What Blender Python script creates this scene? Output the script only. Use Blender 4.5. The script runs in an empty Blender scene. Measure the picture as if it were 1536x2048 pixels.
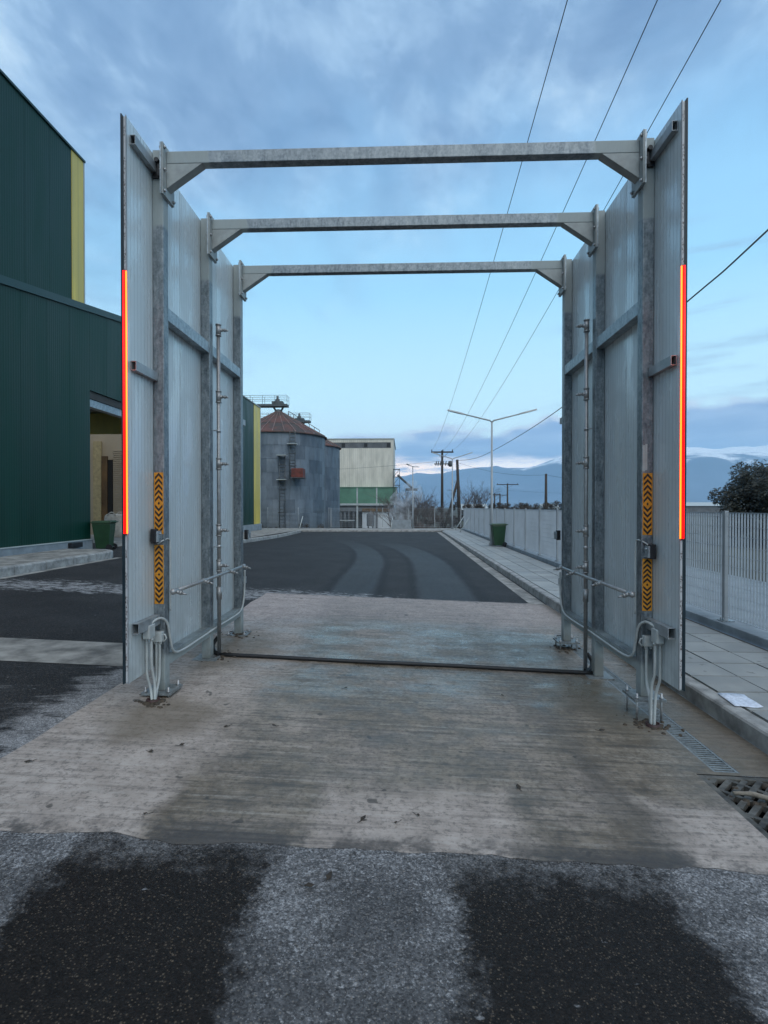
import bpy, math, random
from mathutils import Vector, Matrix, noise as mnoise
R = math.radians
random.seed(7)
sc = bpy.context.scene
C = sc.collection

# ------------------------------------------------------------------ camera
cam_d = bpy.data.cameras.new('camera'); cam = bpy.data.objects.new('camera', cam_d); C.objects.link(cam)
cam.location = (0.042, 0, 1.62)
cam.rotation_euler = (R(90 - 0.53), 0, R(2.12))
cam_d.sensor_fit = 'VERTICAL'; cam_d.sensor_height = 36.0; cam_d.sensor_width = 27.0
cam_d.lens = 18.98
cam_d.clip_start = 0.05; cam_d.clip_end = 40000
sc.camera = cam
sc.render.resolution_x = 768; sc.render.resolution_y = 1024

# ------------------------------------------------------------------ node helper
class NT:
    def __init__(s, tree): s.t = tree; s.n = tree.nodes; s.l = tree.links
    def new(s, typ, **kw):
        n = s.n.new(typ)
        for k, v in kw.items(): setattr(n, k, v)
        return n
    def put(s, sock, v):
        if v is None: return
        if isinstance(v, bpy.types.NodeSocket): s.l.new(v, sock)
        else:
            if hasattr(sock, 'default_value'):
                try: sock.default_value = v
                except Exception: sock.default_value = tuple(v) + (1,) if len(v) == 3 else v
    def m(s, op, a, b=None, c=None, clamp=False):
        n = s.new('ShaderNodeMath', operation=op, use_clamp=clamp)
        s.put(n.inputs[0], a); s.put(n.inputs[1], b); s.put(n.inputs[2], c)
        return n.outputs[0]
    def add(s, a, b): return s.m('ADD', a, b)
    def sub(s, a, b): return s.m('SUBTRACT', a, b)
    def mul(s, a, b): return s.m('MULTIPLY', a, b)
    def mx(s, a, b): return s.m('MAXIMUM', a, b)
    def mn(s, a, b): return s.m('MINIMUM', a, b)
    def inv(s, a): return s.m('SUBTRACT', 1.0, a)
    def rng(s, v, a, b, c=0.0, d=1.0, smooth=True):
        n = s.new('ShaderNodeMapRange'); n.interpolation_type = 'SMOOTHSTEP' if smooth else 'LINEAR'
        s.put(n.inputs[0], v)
        for i, q in enumerate((a, b, c, d)): s.put(n.inputs[i + 1], q)
        return n.outputs[0]
    def band(s, v, a, b, soft):
        return s.mul(s.rng(v, a - soft, a + soft), s.rng(v, b - soft, b + soft, 1.0, 0.0))
    def sep(s, v):
        n = s.new('ShaderNodeSeparateXYZ'); s.put(n.inputs[0], v); return n.outputs
    def comb(s, x, y, z):
        n = s.new('ShaderNodeCombineXYZ'); s.put(n.inputs[0], x); s.put(n.inputs[1], y); s.put(n.inputs[2], z); return n.outputs[0]
    def scale(s, v, sx, sy, sz):
        n = s.new('ShaderNodeVectorMath', operation='MULTIPLY'); s.put(n.inputs[0], v); s.put(n.inputs[1], (sx, sy, sz)); return n.outputs[0]
    def pos(s): return s.new('ShaderNodeNewGeometry').outputs['Position']
    def obj(s): return s.new('ShaderNodeTexCoord').outputs['Object']
    def noise(s, v, sc_, det=3.0, ro=0.55, col=False, dist=0.0):
        n = s.new('ShaderNodeTexNoise'); s.put(n.inputs['Vector'], v); n.inputs['Scale'].default_value = sc_
        n.inputs['Detail'].default_value = det; n.inputs['Roughness'].default_value = ro; n.inputs['Distortion'].default_value = dist
        return n.outputs[1 if col else 0]
    def vor(s, v, sc_, feat='F1', out=0, rand=1.0):
        n = s.new('ShaderNodeTexVoronoi', feature=feat); s.put(n.inputs['Vector'], v); n.inputs['Scale'].default_value = sc_
        n.inputs['Randomness'].default_value = rand
        return n.outputs[out]
    def mix(s, f, a, b, blend='MIX'):
        n = s.new('ShaderNodeMix', data_type='RGBA', blend_type=blend); n.clamp_factor = True
        s.put(n.inputs[0], f)
        for q, i in ((a, 6), (b, 7)):
            if isinstance(q, (tuple, list)) and len(q) == 3: q = tuple(q) + (1,)
            s.put(n.inputs[i], q)
        return n.outputs[2]
    def ramp(s, f, stops):
        n = s.new('ShaderNodeValToRGB'); s.put(n.inputs[0], f); e = n.color_ramp.elements
        while len(e) < len(stops): e.new(0.5)
        for i, (p, c) in enumerate(stops): e[i].position = p; e[i].color = tuple(c) + (1,)
        return n.outputs[0]
    def bump(s, h, st=0.3, dist=0.01, normal=None):
        n = s.new('ShaderNodeBump'); n.inputs['Strength'].default_value = st; n.inputs['Distance'].default_value = dist
        s.put(n.inputs['Height'], h)
        if normal is not None: s.put(n.inputs['Normal'], normal)
        return n.outputs[0]

# ------------------------------------------------------------------ world (dusk sky)
world = bpy.data.worlds.new('World'); sc.world = world; world.use_nodes = True
w = NT(world.node_tree); w.n.clear()
SUN_EL, SUN_AZ = R(50.0), R(160.0)         # broad soft fill sun, added behind the viewer to lift ground and steel
wo = w.new('ShaderNodeOutputWorld'); bg = w.new('ShaderNodeBackground'); w.l.new(bg.outputs[0], wo.inputs[0])
bg.inputs[1].default_value = 0.1
sky = w.new('ShaderNodeTexSky', sky_type='NISHITA'); sky.sun_disc = False
sky.sun_elevation = SUN_EL; sky.sun_rotation = SUN_AZ; sky.altitude = 100; sky.air_density = 1.2; sky.dust_density = 0.6; sky.ozone_density = 2.5
d = w.new('ShaderNodeTexCoord').outputs['Generated']
dx, dy, dz = w.sep(d)
el = w.m('ARCSINE', dz)                                     # elevation in radians
uvd = w.mx(w.add(dz, 0.10), 0.05)
cu = w.comb(w.m('DIVIDE', dx, uvd), w.m('DIVIDE', dy, uvd), 0.0)
clear = w.ramp(w.rng(el, -0.02, 0.80, smooth=False), [
    (0.00, (8.4, 9.7, 10.0)), (0.12, (8.0, 9.8, 10.2)), (0.25, (6.0, 9.0, 10.3)), (0.48, (3.4, 6.75, 9.3)), (0.75, (2.6, 5.3, 8.3)), (1.0, (2.0, 4.4, 7.4))])
clear = w.mix(0.08, clear, sky.outputs[0])
cd = w.scale(cu, 1.0, 0.62, 1)
n1 = w.noise(cd, 1.5, 8, 0.56, dist=0.35)
ca = w.noise(cd, 1.3, 8, 0.60, dist=0.5); cb = w.noise(w.scale(cu, 1.0, 0.7, 1), 5.5, 6, 0.6, dist=0.3)
cv = w.add(w.mul(ca, 0.66), w.mul(cb, 0.34))
ccol = w.ramp(w.rng(cv, 0.41, 0.60, smooth=False), [(0.0, (1.45, 2.5, 4.3)), (0.40, (2.05, 3.3, 5.2)), (0.70, (3.1, 4.6, 6.5)), (1.0, (4.7, 6.2, 7.7))])
side = w.mul(w.rng(dx, 0.05, -0.60), 0.20)                  # more cloud to the left
high = w.rng(w.add(w.add(el, side), w.mul(w.sub(n1, 0.5), 0.75)), 0.36, 0.72)
skyc = w.mix(w.mul(high, 0.92), clear, ccol)
# thin streaks to the right in the clear band
stv = w.scale(d, 2.0, 2.0, 16.0)
streak = w.mul(w.rng(w.noise(stv, 1.6, 5, 0.55), 0.52, 0.72), w.mul(w.rng(dx, 0.15, 0.45), w.band(el, 0.13, 0.42, 0.06)))
skyc = w.mix(w.mul(streak, 0.75), skyc, (2.5, 3.9, 5.8))
# cloud bank low over the horizon
bn = w.noise(w.scale(d, 3.0, 3.0, 9.0), 1.6, 6, 0.55)
top = w.add(0.128, w.add(w.mul(w.sub(bn, 0.5), 0.16), w.mul(w.rng(dx, 0.1, 0.55), 0.035)))
bank = w.rng(w.sub(top, el), -0.006, 0.012)
bcol = w.mix(w.rng(w.noise(w.scale(d, 4.0, 4.0, 26.0), 1.5, 5, 0.55), 0.35, 0.7), (2.5, 4.0, 6.4), (3.7, 5.3, 7.6))
edge = w.mul(w.band(w.sub(top, el), 0.002, 0.010, 0.008), w.rng(bn, 0.45, 0.6))
skyc = w.mix(bank, skyc, bcol)
skyc = w.mix(w.mul(edge, 0.6), skyc, (8.5, 9.0, 9.4))
sn_ = w.noise(w.scale(d, 6.0, 6.0, 34.0), 1.5, 6, 0.62)
slit = w.mul(w.band(w.add(el, w.mul(w.sub(sn_, 0.5), 0.06)), 0.050, 0.086, 0.012), w.mul(w.band(dx, -0.22, 0.32, 0.12), w.rng(sn_, 0.33, 0.50)))
skyc = w.mix(w.mul(slit, 0.95), skyc, w.mix(w.rng(dx, -0.05, 0.2), (22.0, 16.5, 12.0), (18.0, 16.0, 14.0)))
w.l.new(skyc, bg.inputs[0])

# ------------------------------------------------------------------ sun, exposure
sun_d = bpy.data.lights.new('sun', 'SUN'); sun = bpy.data.objects.new('sun', sun_d); C.objects.link(sun)
sun_d.energy = 1.5; sun_d.angle = R(75); sun_d.color = (1.0, 0.94, 0.86)
sd = Vector((math.sin(SUN_AZ) * math.cos(SUN_EL), math.cos(SUN_AZ) * math.cos(SUN_EL), math.sin(SUN_EL)))
sun.rotation_euler = sd.to_track_quat('Z', 'Y').to_euler(); sun.location = sd * 50
vs = sc.view_settings
vs.view_transform = 'Standard'; vs.look = 'None'; vs.exposure = 0.38; vs.gamma = 1.0; vs.use_curve_mapping = False
sc.cycles.use_denoising = True
sc.cycles.max_bounces = 6; sc.cycles.diffuse_bounces = 3; sc.cycles.volume_bounces = 3
sc.cycles.sample_clamp_indirect = 4.0

# ------------------------------------------------------------------ mesh builder
WL = {}
def wloc(o): return WL.get(o.name, Vector((0, 0, 0)))
class MB:
    def __init__(s): s.v = []; s.f = []; s.smooth = []
    def box(s, a, b, rz=0.0, piv=None):
        x0, y0, z0 = [min(a[i], b[i]) for i in range(3)]; x1, y1, z1 = [max(a[i], b[i]) for i in range(3)]
        p = [(x0,y0,z0),(x1,y0,z0),(x1,y1,z0),(x0,y1,z0),(x0,y0,z1),(x1,y0,z1),(x1,y1,z1),(x0,y1,z1)]
        if rz:
            pv = Vector(piv or ((x0+x1)/2, (y0+y1)/2, 0)); m = Matrix.Rotation(rz, 3, 'Z')
            p = [tuple(m @ (Vector(q) - pv) + pv) for q in p]
        return s.hexa(p)
    def hexa(s, p):
        n = len(s.v); s.v += [tuple(q) for q in p]
        for q in ((0,3,2,1),(4,5,6,7),(0,1,5,4),(1,2,6,5),(2,3,7,6),(3,0,4,7)): s.f.append(tuple(n+i for i in q)); s.smooth.append(False)
        return s
    def quad(s, *p):
        n = len(s.v); s.v += [tuple(q) for q in p]; s.f.append(tuple(range(n, n+len(p)))); s.smooth.append(False); return s
    def prism(s, poly, axis, a, b):
        # poly: list of 2D points in the plane normal to axis; extruded from a to b
        def P(q, t):
            if axis == 'x': return (t, q[0], q[1])
            if axis == 'y': return (q[0], t, q[1])
            return (q[0], q[1], t)
        n = len(s.v); k = len(poly)
        s.v += [P(q, a) for q in poly] + [P(q, b) for q in poly]
        s.f.append(tuple(n+i for i in range(k))); s.f.append(tuple(n+k+i for i in reversed(range(k)))); s.smooth += [False, False]
        for i in range(k):
            j = (i+1) % k; s.f.append((n+i, n+k+i, n+k+j, n+j)); s.smooth.append(False)
        return s
    def tube(s, path, r, n=8, cap=True):
        path = [Vector(p) for p in path]; rs = r if isinstance(r, (list, tuple)) else [r]*len(path)
        base = len(s.v); up = None
        for i, p in enumerate(path):
            t = (path[min(i+1, len(path)-1)] - path[max(i-1, 0)])
            if t.length < 1e-9: t = Vector((0,0,1))
            t.normalize()
            if up is None:
                up = Vector((0,0,1)) if abs(t.z) < 0.9 else Vector((1,0,0))
            a = up - t*up.dot(t)
            if a.length < 1e-4: a = t.orthogonal()
            a.normalize(); up = a; b = t.cross(a)
            for k in range(n):
                an = 2*math.pi*k/n
                s.v.append(tuple(p + (a*math.cos(an) + b*math.sin(an))*rs[i]))
        for i in range(len(path)-1):
            for k in range(n):
                k2 = (k+1) % n
                s.f.append((base+i*n+k, base+i*n+k2, base+(i+1)*n+k2, base+(i+1)*n+k)); s.smooth.append(True)
        if cap and n > 2:
            s.f.append(tuple(base+k for k in reversed(range(n)))); e = base+(len(path)-1)*n
            s.f.append(tuple(e+k for k in range(n))); s.smooth += [False, False]
        return s
    def lathe(s, prof, c=(0,0,0), n=24):
        # profile of (r, z) revolved round z
        base = len(s.v)
        for (r, z) in prof:
            for k in range(n):
                a = 2*math.pi*k/n; s.v.append((c[0]+r*math.cos(a), c[1]+r*math.sin(a), c[2]+z))
        for i in range(len(prof)-1):
            for k in range(n):
                k2 = (k+1) % n
                s.f.append((base+i*n+k, base+i*n+k2, base+(i+1)*n+k2, base+(i+1)*n+k)); s.smooth.append(True)
        return s
    def mesh(s, name, mat, org=(0,0,0)):
        me = bpy.data.meshes.new(name); o = Vector(org)
        me.from_pydata([tuple(Vector(p)-o) for p in s.v], [], s.f)
        me.polygons.foreach_set('use_smooth', s.smooth)
        if mat: me.materials.append(mat)
        me.update(); return me
    def build(s, name, mat, parent=None, org=None, bevel=0.0):
        if parent is not None: org = wloc(parent)
        org = Vector(org or (0,0,0))
        ob = bpy.data.objects.new(name, s.mesh(name, mat, org)); C.objects.link(ob)
        if parent is not None: ob.parent = parent
        else: ob.location = org
        WL[ob.name] = org
        if bevel:
            md = ob.modifiers.new('bevel', 'BEVEL'); md.width = bevel; md.segments = 2; md.limit_method = 'ANGLE'
        return ob
def tag(o, label=None, cat=None, group=None, kind=None):
    if label: o['label'] = label
    if cat: o['category'] = cat
    if group: o['group'] = group
    if kind: o['kind'] = kind
    return o
def empty(name, loc, label=None, cat=None, group=None):
    o = bpy.data.objects.new(name, None); C.objects.link(o); o.location = loc; o.empty_display_size = 0.2
    WL[o.name] = Vector(loc); return tag(o, label, cat, group)
def inst(name, me, loc, parent=None, rz=0.0, scale=None):
    o = bpy.data.objects.new(name, me); C.objects.link(o)
    if parent is not None: o.parent = parent; o.location = Vector(loc) - wloc(parent)
    else: o.location = loc
    o.rotation_euler.z = rz
    if scale: o.scale = scale
    return o
def arc(p0, p1, p2, n=6):
    p0, p1, p2 = Vector(p0), Vector(p1), Vector(p2)
    return [p0*(1-t)**2 + p1*2*t*(1-t) + p2*t*t for t in [i/n for i in range(n+1)]]
def smoothpath(pts, n=6):
    pts = [Vector(p) for p in pts]; out = []
    for i in range(len(pts)-1):
        a = pts[max(i-1,0)]; b = pts[i]; c = pts[i+1]; e = pts[min(i+2,len(pts)-1)]
        for k in range(n):
            t = k/n
            out.append(0.5*((2*b)+(c-a)*t+(2*a-5*b+4*c-e)*t*t+(3*b-a-3*c+e)*t**3))
    out.append(pts[-1]); return out

# ------------------------------------------------------------------ materials
def mat(name):
    m = bpy.data.materials.new(name); m.use_nodes = True; n = NT(m.node_tree)
    b = [q for q in n.n if q.type == 'BSDF_PRINCIPLED'][0]
    return m, n, b
def setb(n, b, col=None, rough=None, metal=None, normal=None, spec=None):
    if col is not None:
        if isinstance(col, (tuple, list)) and len(col) == 3: col = tuple(col)+(1,)
        n.put(b.inputs['Base Color'], col)
    if rough is not None: n.put(b.inputs['Roughness'], rough)
    if metal is not None: n.put(b.inputs['Metallic'], metal)
    if normal is not None: n.put(b.inputs['Normal'], normal)
    if spec is not None: n.put(b.inputs['Specular IOR Level'], spec)
def simple(name, col, rough=0.6, metal=0.0, var=0.15, sc_=6.0, bump=0.0, bsc=40.0):
    m, n, b = mat(name); p = n.pos()
    f = n.noise(p, sc_, 5, 0.6)
    dark = tuple(c*(1-var*1.6) for c in col); lite = tuple(min(1, c*(1+var*1.6)) for c in col)
    setb(n, b, n.mix(n.rng(f, 0.25, 0.75), dark, lite), n.rng(f, 0.2, 0.8, max(0.02, rough-0.1), min(1, rough+0.1)), metal)
    if bump: setb(n, b, normal=n.bump(n.noise(p, bsc, 4, 0.6), bump, 0.01))
    return m

def galv(name, base=0.36, patch=True, paint=True):
    m, n, b = mat(name); p = n.pos(); x, y, z = n.sep(p)
    sp = n.vor(p, 55.0, out=1); spv = n.sep(sp)[0]
    big = n.noise(n.scale(p, 3.5, 3.5, 1.3), 3.0, 6, 0.65)
    fine = n.noise(n.scale(p, 60, 60, 14), 1.0, 4, 0.7)
    med = n.noise(n.scale(p, 22, 22, 9), 1.0, 5, 0.7)
    v = n.add(n.mul(n.rng(big, 0.36, 0.64), 0.22), n.add(n.mul(n.rng(med, 0.33, 0.67), 0.43), n.mul(n.rng(fine, 0.3, 0.7), 0.35)))
    v = n.add(n.mul(v, 0.75), n.mul(spv, 0.25))
    col = n.mix(v, (base*0.22, base*0.28, base*0.34), (base*1.12, base*1.22, base*1.25))
    met = n.rng(v, 0.2, 0.9, 0.75, 0.45)
    rough = n.rng(fine, 0.2, 0.8, 0.34, 0.55)
    if paint:                                          # zinc paint round the welded joints and feet
        ax = n.m('ABSOLUTE', x)
        wob = n.mul(n.sub(n.noise(p, 5.0, 3), 0.5), 0.12)
        pm = n.mul(n.rng(n.add(ax, wob), 1.62, 1.66), n.rng(n.add(z, wob), 4.02, 4.06))
        pm = n.mx(pm, n.rng(n.add(z, wob), 0.36, 0.28))
        col = n.mix(pm, col, n.mix(fine, (0.27, 0.30, 0.295), (0.35, 0.385, 0.375)))
        met = n.mul(met, n.inv(pm)); rough = n.mx(rough, n.mul(pm, 0.6))
    # rust and mud splash low down
    mud = n.mul(n.rng(n.add(z, n.mul(n.noise(p, 14.0, 4), 0.25)), 0.30, 0.08), 0.55)
    col = n.mix(mud, col, (0.10, 0.085, 0.06)); met = n.mul(met, n.inv(mud))
    setb(n, b, col, rough, met, n.bump(fine, 0.06, 0.004))
    return m
M_galv = galv('galvanised_steel', base=0.31)
M_galv2 = galv('galvanised_steel_bright', base=0.5, paint=False)
M_zinc = simple('zinc_paint', (0.31, 0.33, 0.32), 0.55, 0.0, 0.12, 9.0, 0.05)
M_stain = simple('stainless_pipe', (0.34, 0.34, 0.335), 0.42, 0.6, 0.10, 25.0)
M_stub = simple('stub_tube', (0.33, 0.35, 0.36), 0.45, 0.45, 0.2, 8.0)
M_bolt = simple('bolt_steel', (0.40, 0.40, 0.40), 0.4, 0.7, 0.2, 30.0)
M_black = simple('black_plastic', (0.012, 0.012, 0.014), 0.45, 0.0, 0.2)
M_white = simple('white_pvc', (0.43, 0.45, 0.435), 0.45, 0.0, 0.08, 12.0)
M_hose = simple('black_rubber', (0.010, 0.010, 0.011), 0.55, 0.0, 0.2, 10)
M_orange = simple('sign_orange', (0.62, 0.25, 0.015), 0.4, 0.0, 0.1, 20)
M_chev = simple('sign_black', (0.014, 0.012, 0.012), 0.5, 0.0, 0.1, 20)
M_lampgrey = simple('lamp_grey', (0.34, 0.36, 0.37), 0.45, 0.3, 0.08, 2)
M_wood = simple('tarred_wood', (0.045, 0.036, 0.03), 0.85, 0.0, 0.3, 3.0, 0.3)
M_wire = simple('wire_metal', (0.045, 0.048, 0.055), 0.5, 0.4, 0.05)
M_steelgrey = simple('catwalk_steel', (0.09, 0.10, 0.105), 0.6, 0.3, 0.2, 3)
M_bingreen = simple('bin_green', (0.014, 0.052, 0.020), 0.45, 0.0, 0.15, 5)
M_bag = simple('bag_white', (0.62, 0.56, 0.48), 0.8, 0.0, 0.12, 6, 0.3, 12)
M_paper = simple('paper', (0.66, 0.71, 0.80), 0.75, 0.0, 0.14, 38)
M_mud = simple('mud', (0.055, 0.04, 0.026), 0.75, 0.0, 0.35, 14, 0.8, 60)
M_leaf = simple('dead_leaf', (0.035, 0.026, 0.018), 0.8, 0.0, 0.3, 40)
M_red = simple('red_paint', (0.13, 0.028, 0.02), 0.6, 0.0, 0.3, 4)
M_cast = simple('cast_iron', (0.085, 0.08, 0.07), 0.75, 0.15, 0.5, 9, 0.4, 50)
M_pit = simple('pit_dark', (0.012, 0.011, 0.01), 0.9, 0.0, 0.2)
M_white2 = simple('white_wall', (0.55, 0.58, 0.60), 0.8, 0.0, 0.06, 0.6)
M_dull = simple('dull_wall', (0.13, 0.135, 0.14), 0.8, 0.0, 0.2, 0.8)
M_brown = simple('brown_timber', (0.13, 0.075, 0.03), 0.8, 0.0, 0.3, 1.0)
M_bandgreen = simple('pale_green', (0.10, 0.22, 0.15), 0.6, 0.0, 0.12, 0.6)
M_palegrey = simple('pale_trim', (0.42, 0.45, 0.44), 0.6, 0.0, 0.08, 2)
M_beam_in = simple('inner_steel', (0.06, 0.055, 0.05), 0.7, 0.1, 0.2, 2)

def panel_mat():
    m, n, b = mat('grey_sandwich_panel'); p = n.pos(); x, y, z = n.sep(p)
    rib = n.m('SINE', n.mul(y, 2*math.pi/0.055)); rib = n.rng(rib, 0.86, 0.97)
    # rain film running down in streaks
    st = n.noise(n.comb(0, n.mul(y, 26.0), n.mul(z, 0.8)), 1.0, 5, 0.6)
    lev = n.noise(n.comb(0, n.mul(y, 5.0), n.mul(z, 1.1)), 1.0, 3, 0.5)
    film = n.rng(n.add(n.mul(st, 0.32), n.mul(lev, 0.85)), 0.54, 0.66)
    dirt = n.mul(n.rng(z, 1.0, 0.2), n.rng(n.noise(p, 5.0, 5), 0.3, 0.7))
    col = n.mix(film, (0.60, 0.645, 0.645), (0.66, 0.71, 0.715))
    col = n.mix(n.mul(dirt, 0.35), col, (0.20, 0.20, 0.18))
    col = n.mix(n.mul(rib, 0.38), col, (0.20, 0.23, 0.24))
    rough = n.add(n.rng(film, 0, 1, 0.40, 0.22), n.mul(dirt, 0.2))
    setb(n, b, col, rough, 0.15, n.bump(rib, 0.35, 0.002), 0.6)
    return m
M_panel = panel_mat()
M_core = simple('panel_core_grey', (0.30, 0.31, 0.32), 0.6, 0.1, 0.1, 20)
M_skin = simple('panel_dark_skin', (0.010, 0.022, 0.030), 0.45, 0.1, 0.2, 5)
def film_mat():
    m, n, b = mat('printed_film'); p = n.pos(); x, y, z = n.sep(p)
    q = n.comb(n.mul(x, 140), 0, n.mul(z, 55)); t = n.noise(q, 1.0, 4, 0.7)
    blk = n.rng(n.noise(n.comb(0, 0, n.mul(z, 5.5)), 1.0, 1), 0.47, 0.5)
    f = n.mul(n.rng(t, 0.5, 0.54), blk)
    col = n.mix(f, (0.45, 0.46, 0.47), (0.10, 0.065, 0.055))
    setb(n, b, col, 0.35, 0.0); return m
M_film = film_mat()
def emit(name, col, st):
    m, n, b = mat(name); setb(n, b, (0.1, 0.01, 0.01), 0.4)
    n.put(b.inputs['Emission Color'], tuple(col)+(1,)); b.inputs['Emission Strength'].default_value = st; return m
M_ledcore = emit('led_core', (1.0, 0.115, 0.008), 4.8)
M_ledred = emit('led_red', (1.0, 0.0012, 0.002), 3.2)

def green_mat(name, base, ribdir='y', pitch=0.09, spec=0.5):
    m, n, b = mat(name); p = n.pos(); x, y, z = n.sep(p)
    rib = n.rng(n.m('SINE', n.mul(y if ribdir == 'y' else x, 2*math.pi/pitch)), 0.4, 0.95)
    f = n.noise(n.scale(p, 1, 1, 0.25), 1.2, 4)
    col = n.mix(n.rng(f, 0.3, 0.7), tuple(c*0.85 for c in base), tuple(c*1.15 for c in base))
    col = n.mix(n.mul(rib, 0.22), col, tuple(c*0.4 for c in base))
    setb(n, b, col, n.rng(f, 0.3, 0.7, 0.34, 0.48), 0.0, n.bump(rib, 0.5, 0.004), spec)
    return m
M_green = green_mat('dark_green_cladding', (0.003, 0.037, 0.025), spec=0.24)
M_yellow = green_mat('yellow_cladding', (0.72, 0.54, 0.10), pitch=0.3)
M_beige = green_mat('beige_cladding', (0.66, 0.61, 0.51), 'x', 0.3)
M_beigewall = simple('beige_inner_wall', (0.40, 0.33, 0.235), 0.7, 0.0, 0.06, 0.8)
M_capgreen = simple('green_flashing', (0.010, 0.042, 0.040), 0.4, 0.1, 0.15, 1)
M_conc_base = simple('plinth_concrete', (0.24, 0.27, 0.29), 0.8, 0.0, 0.15, 3, 0.15)
M_kerb = simple('kerb_concrete', (0.30, 0.295, 0.28), 0.85, 0.0, 0.28, 5, 0.35, 45)
M_gutter = simple('gutter_concrete', (0.27, 0.255, 0.23), 0.85, 0.0, 0.35, 3.5, 0.3, 40)
def tile_mat():
    m, n, b = mat('pavement_tile'); p = n.pos(); r = n.new('ShaderNodeObjectInfo').outputs['Random']
    f = n.noise(p, 2.5, 6, 0.6); g = n.noise(p, 60, 3, 0.7)
    col = n.mix(n.rng(n.add(n.mul(f, 0.8), n.mul(r, 0.2)), 0.3, 0.75), (0.25, 0.255, 0.245), (0.37, 0.37, 0.35))
    spot = n.rng(n.noise(p, 9.0, 2, 0.4), 0.30, 0.26)
    col = n.mix(n.mul(spot, 0.55), col, (0.10, 0.10, 0.09))
    setb(n, b, col, n.rng(f, 0.3, 0.7, 0.55, 0.8), 0.0, n.bump(g, 0.15, 0.003)); return m
M_tile = tile_mat()
M_joint = simple('pavement_joint', (0.085, 0.08, 0.07), 0.9, 0.0, 0.2, 8)

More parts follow.
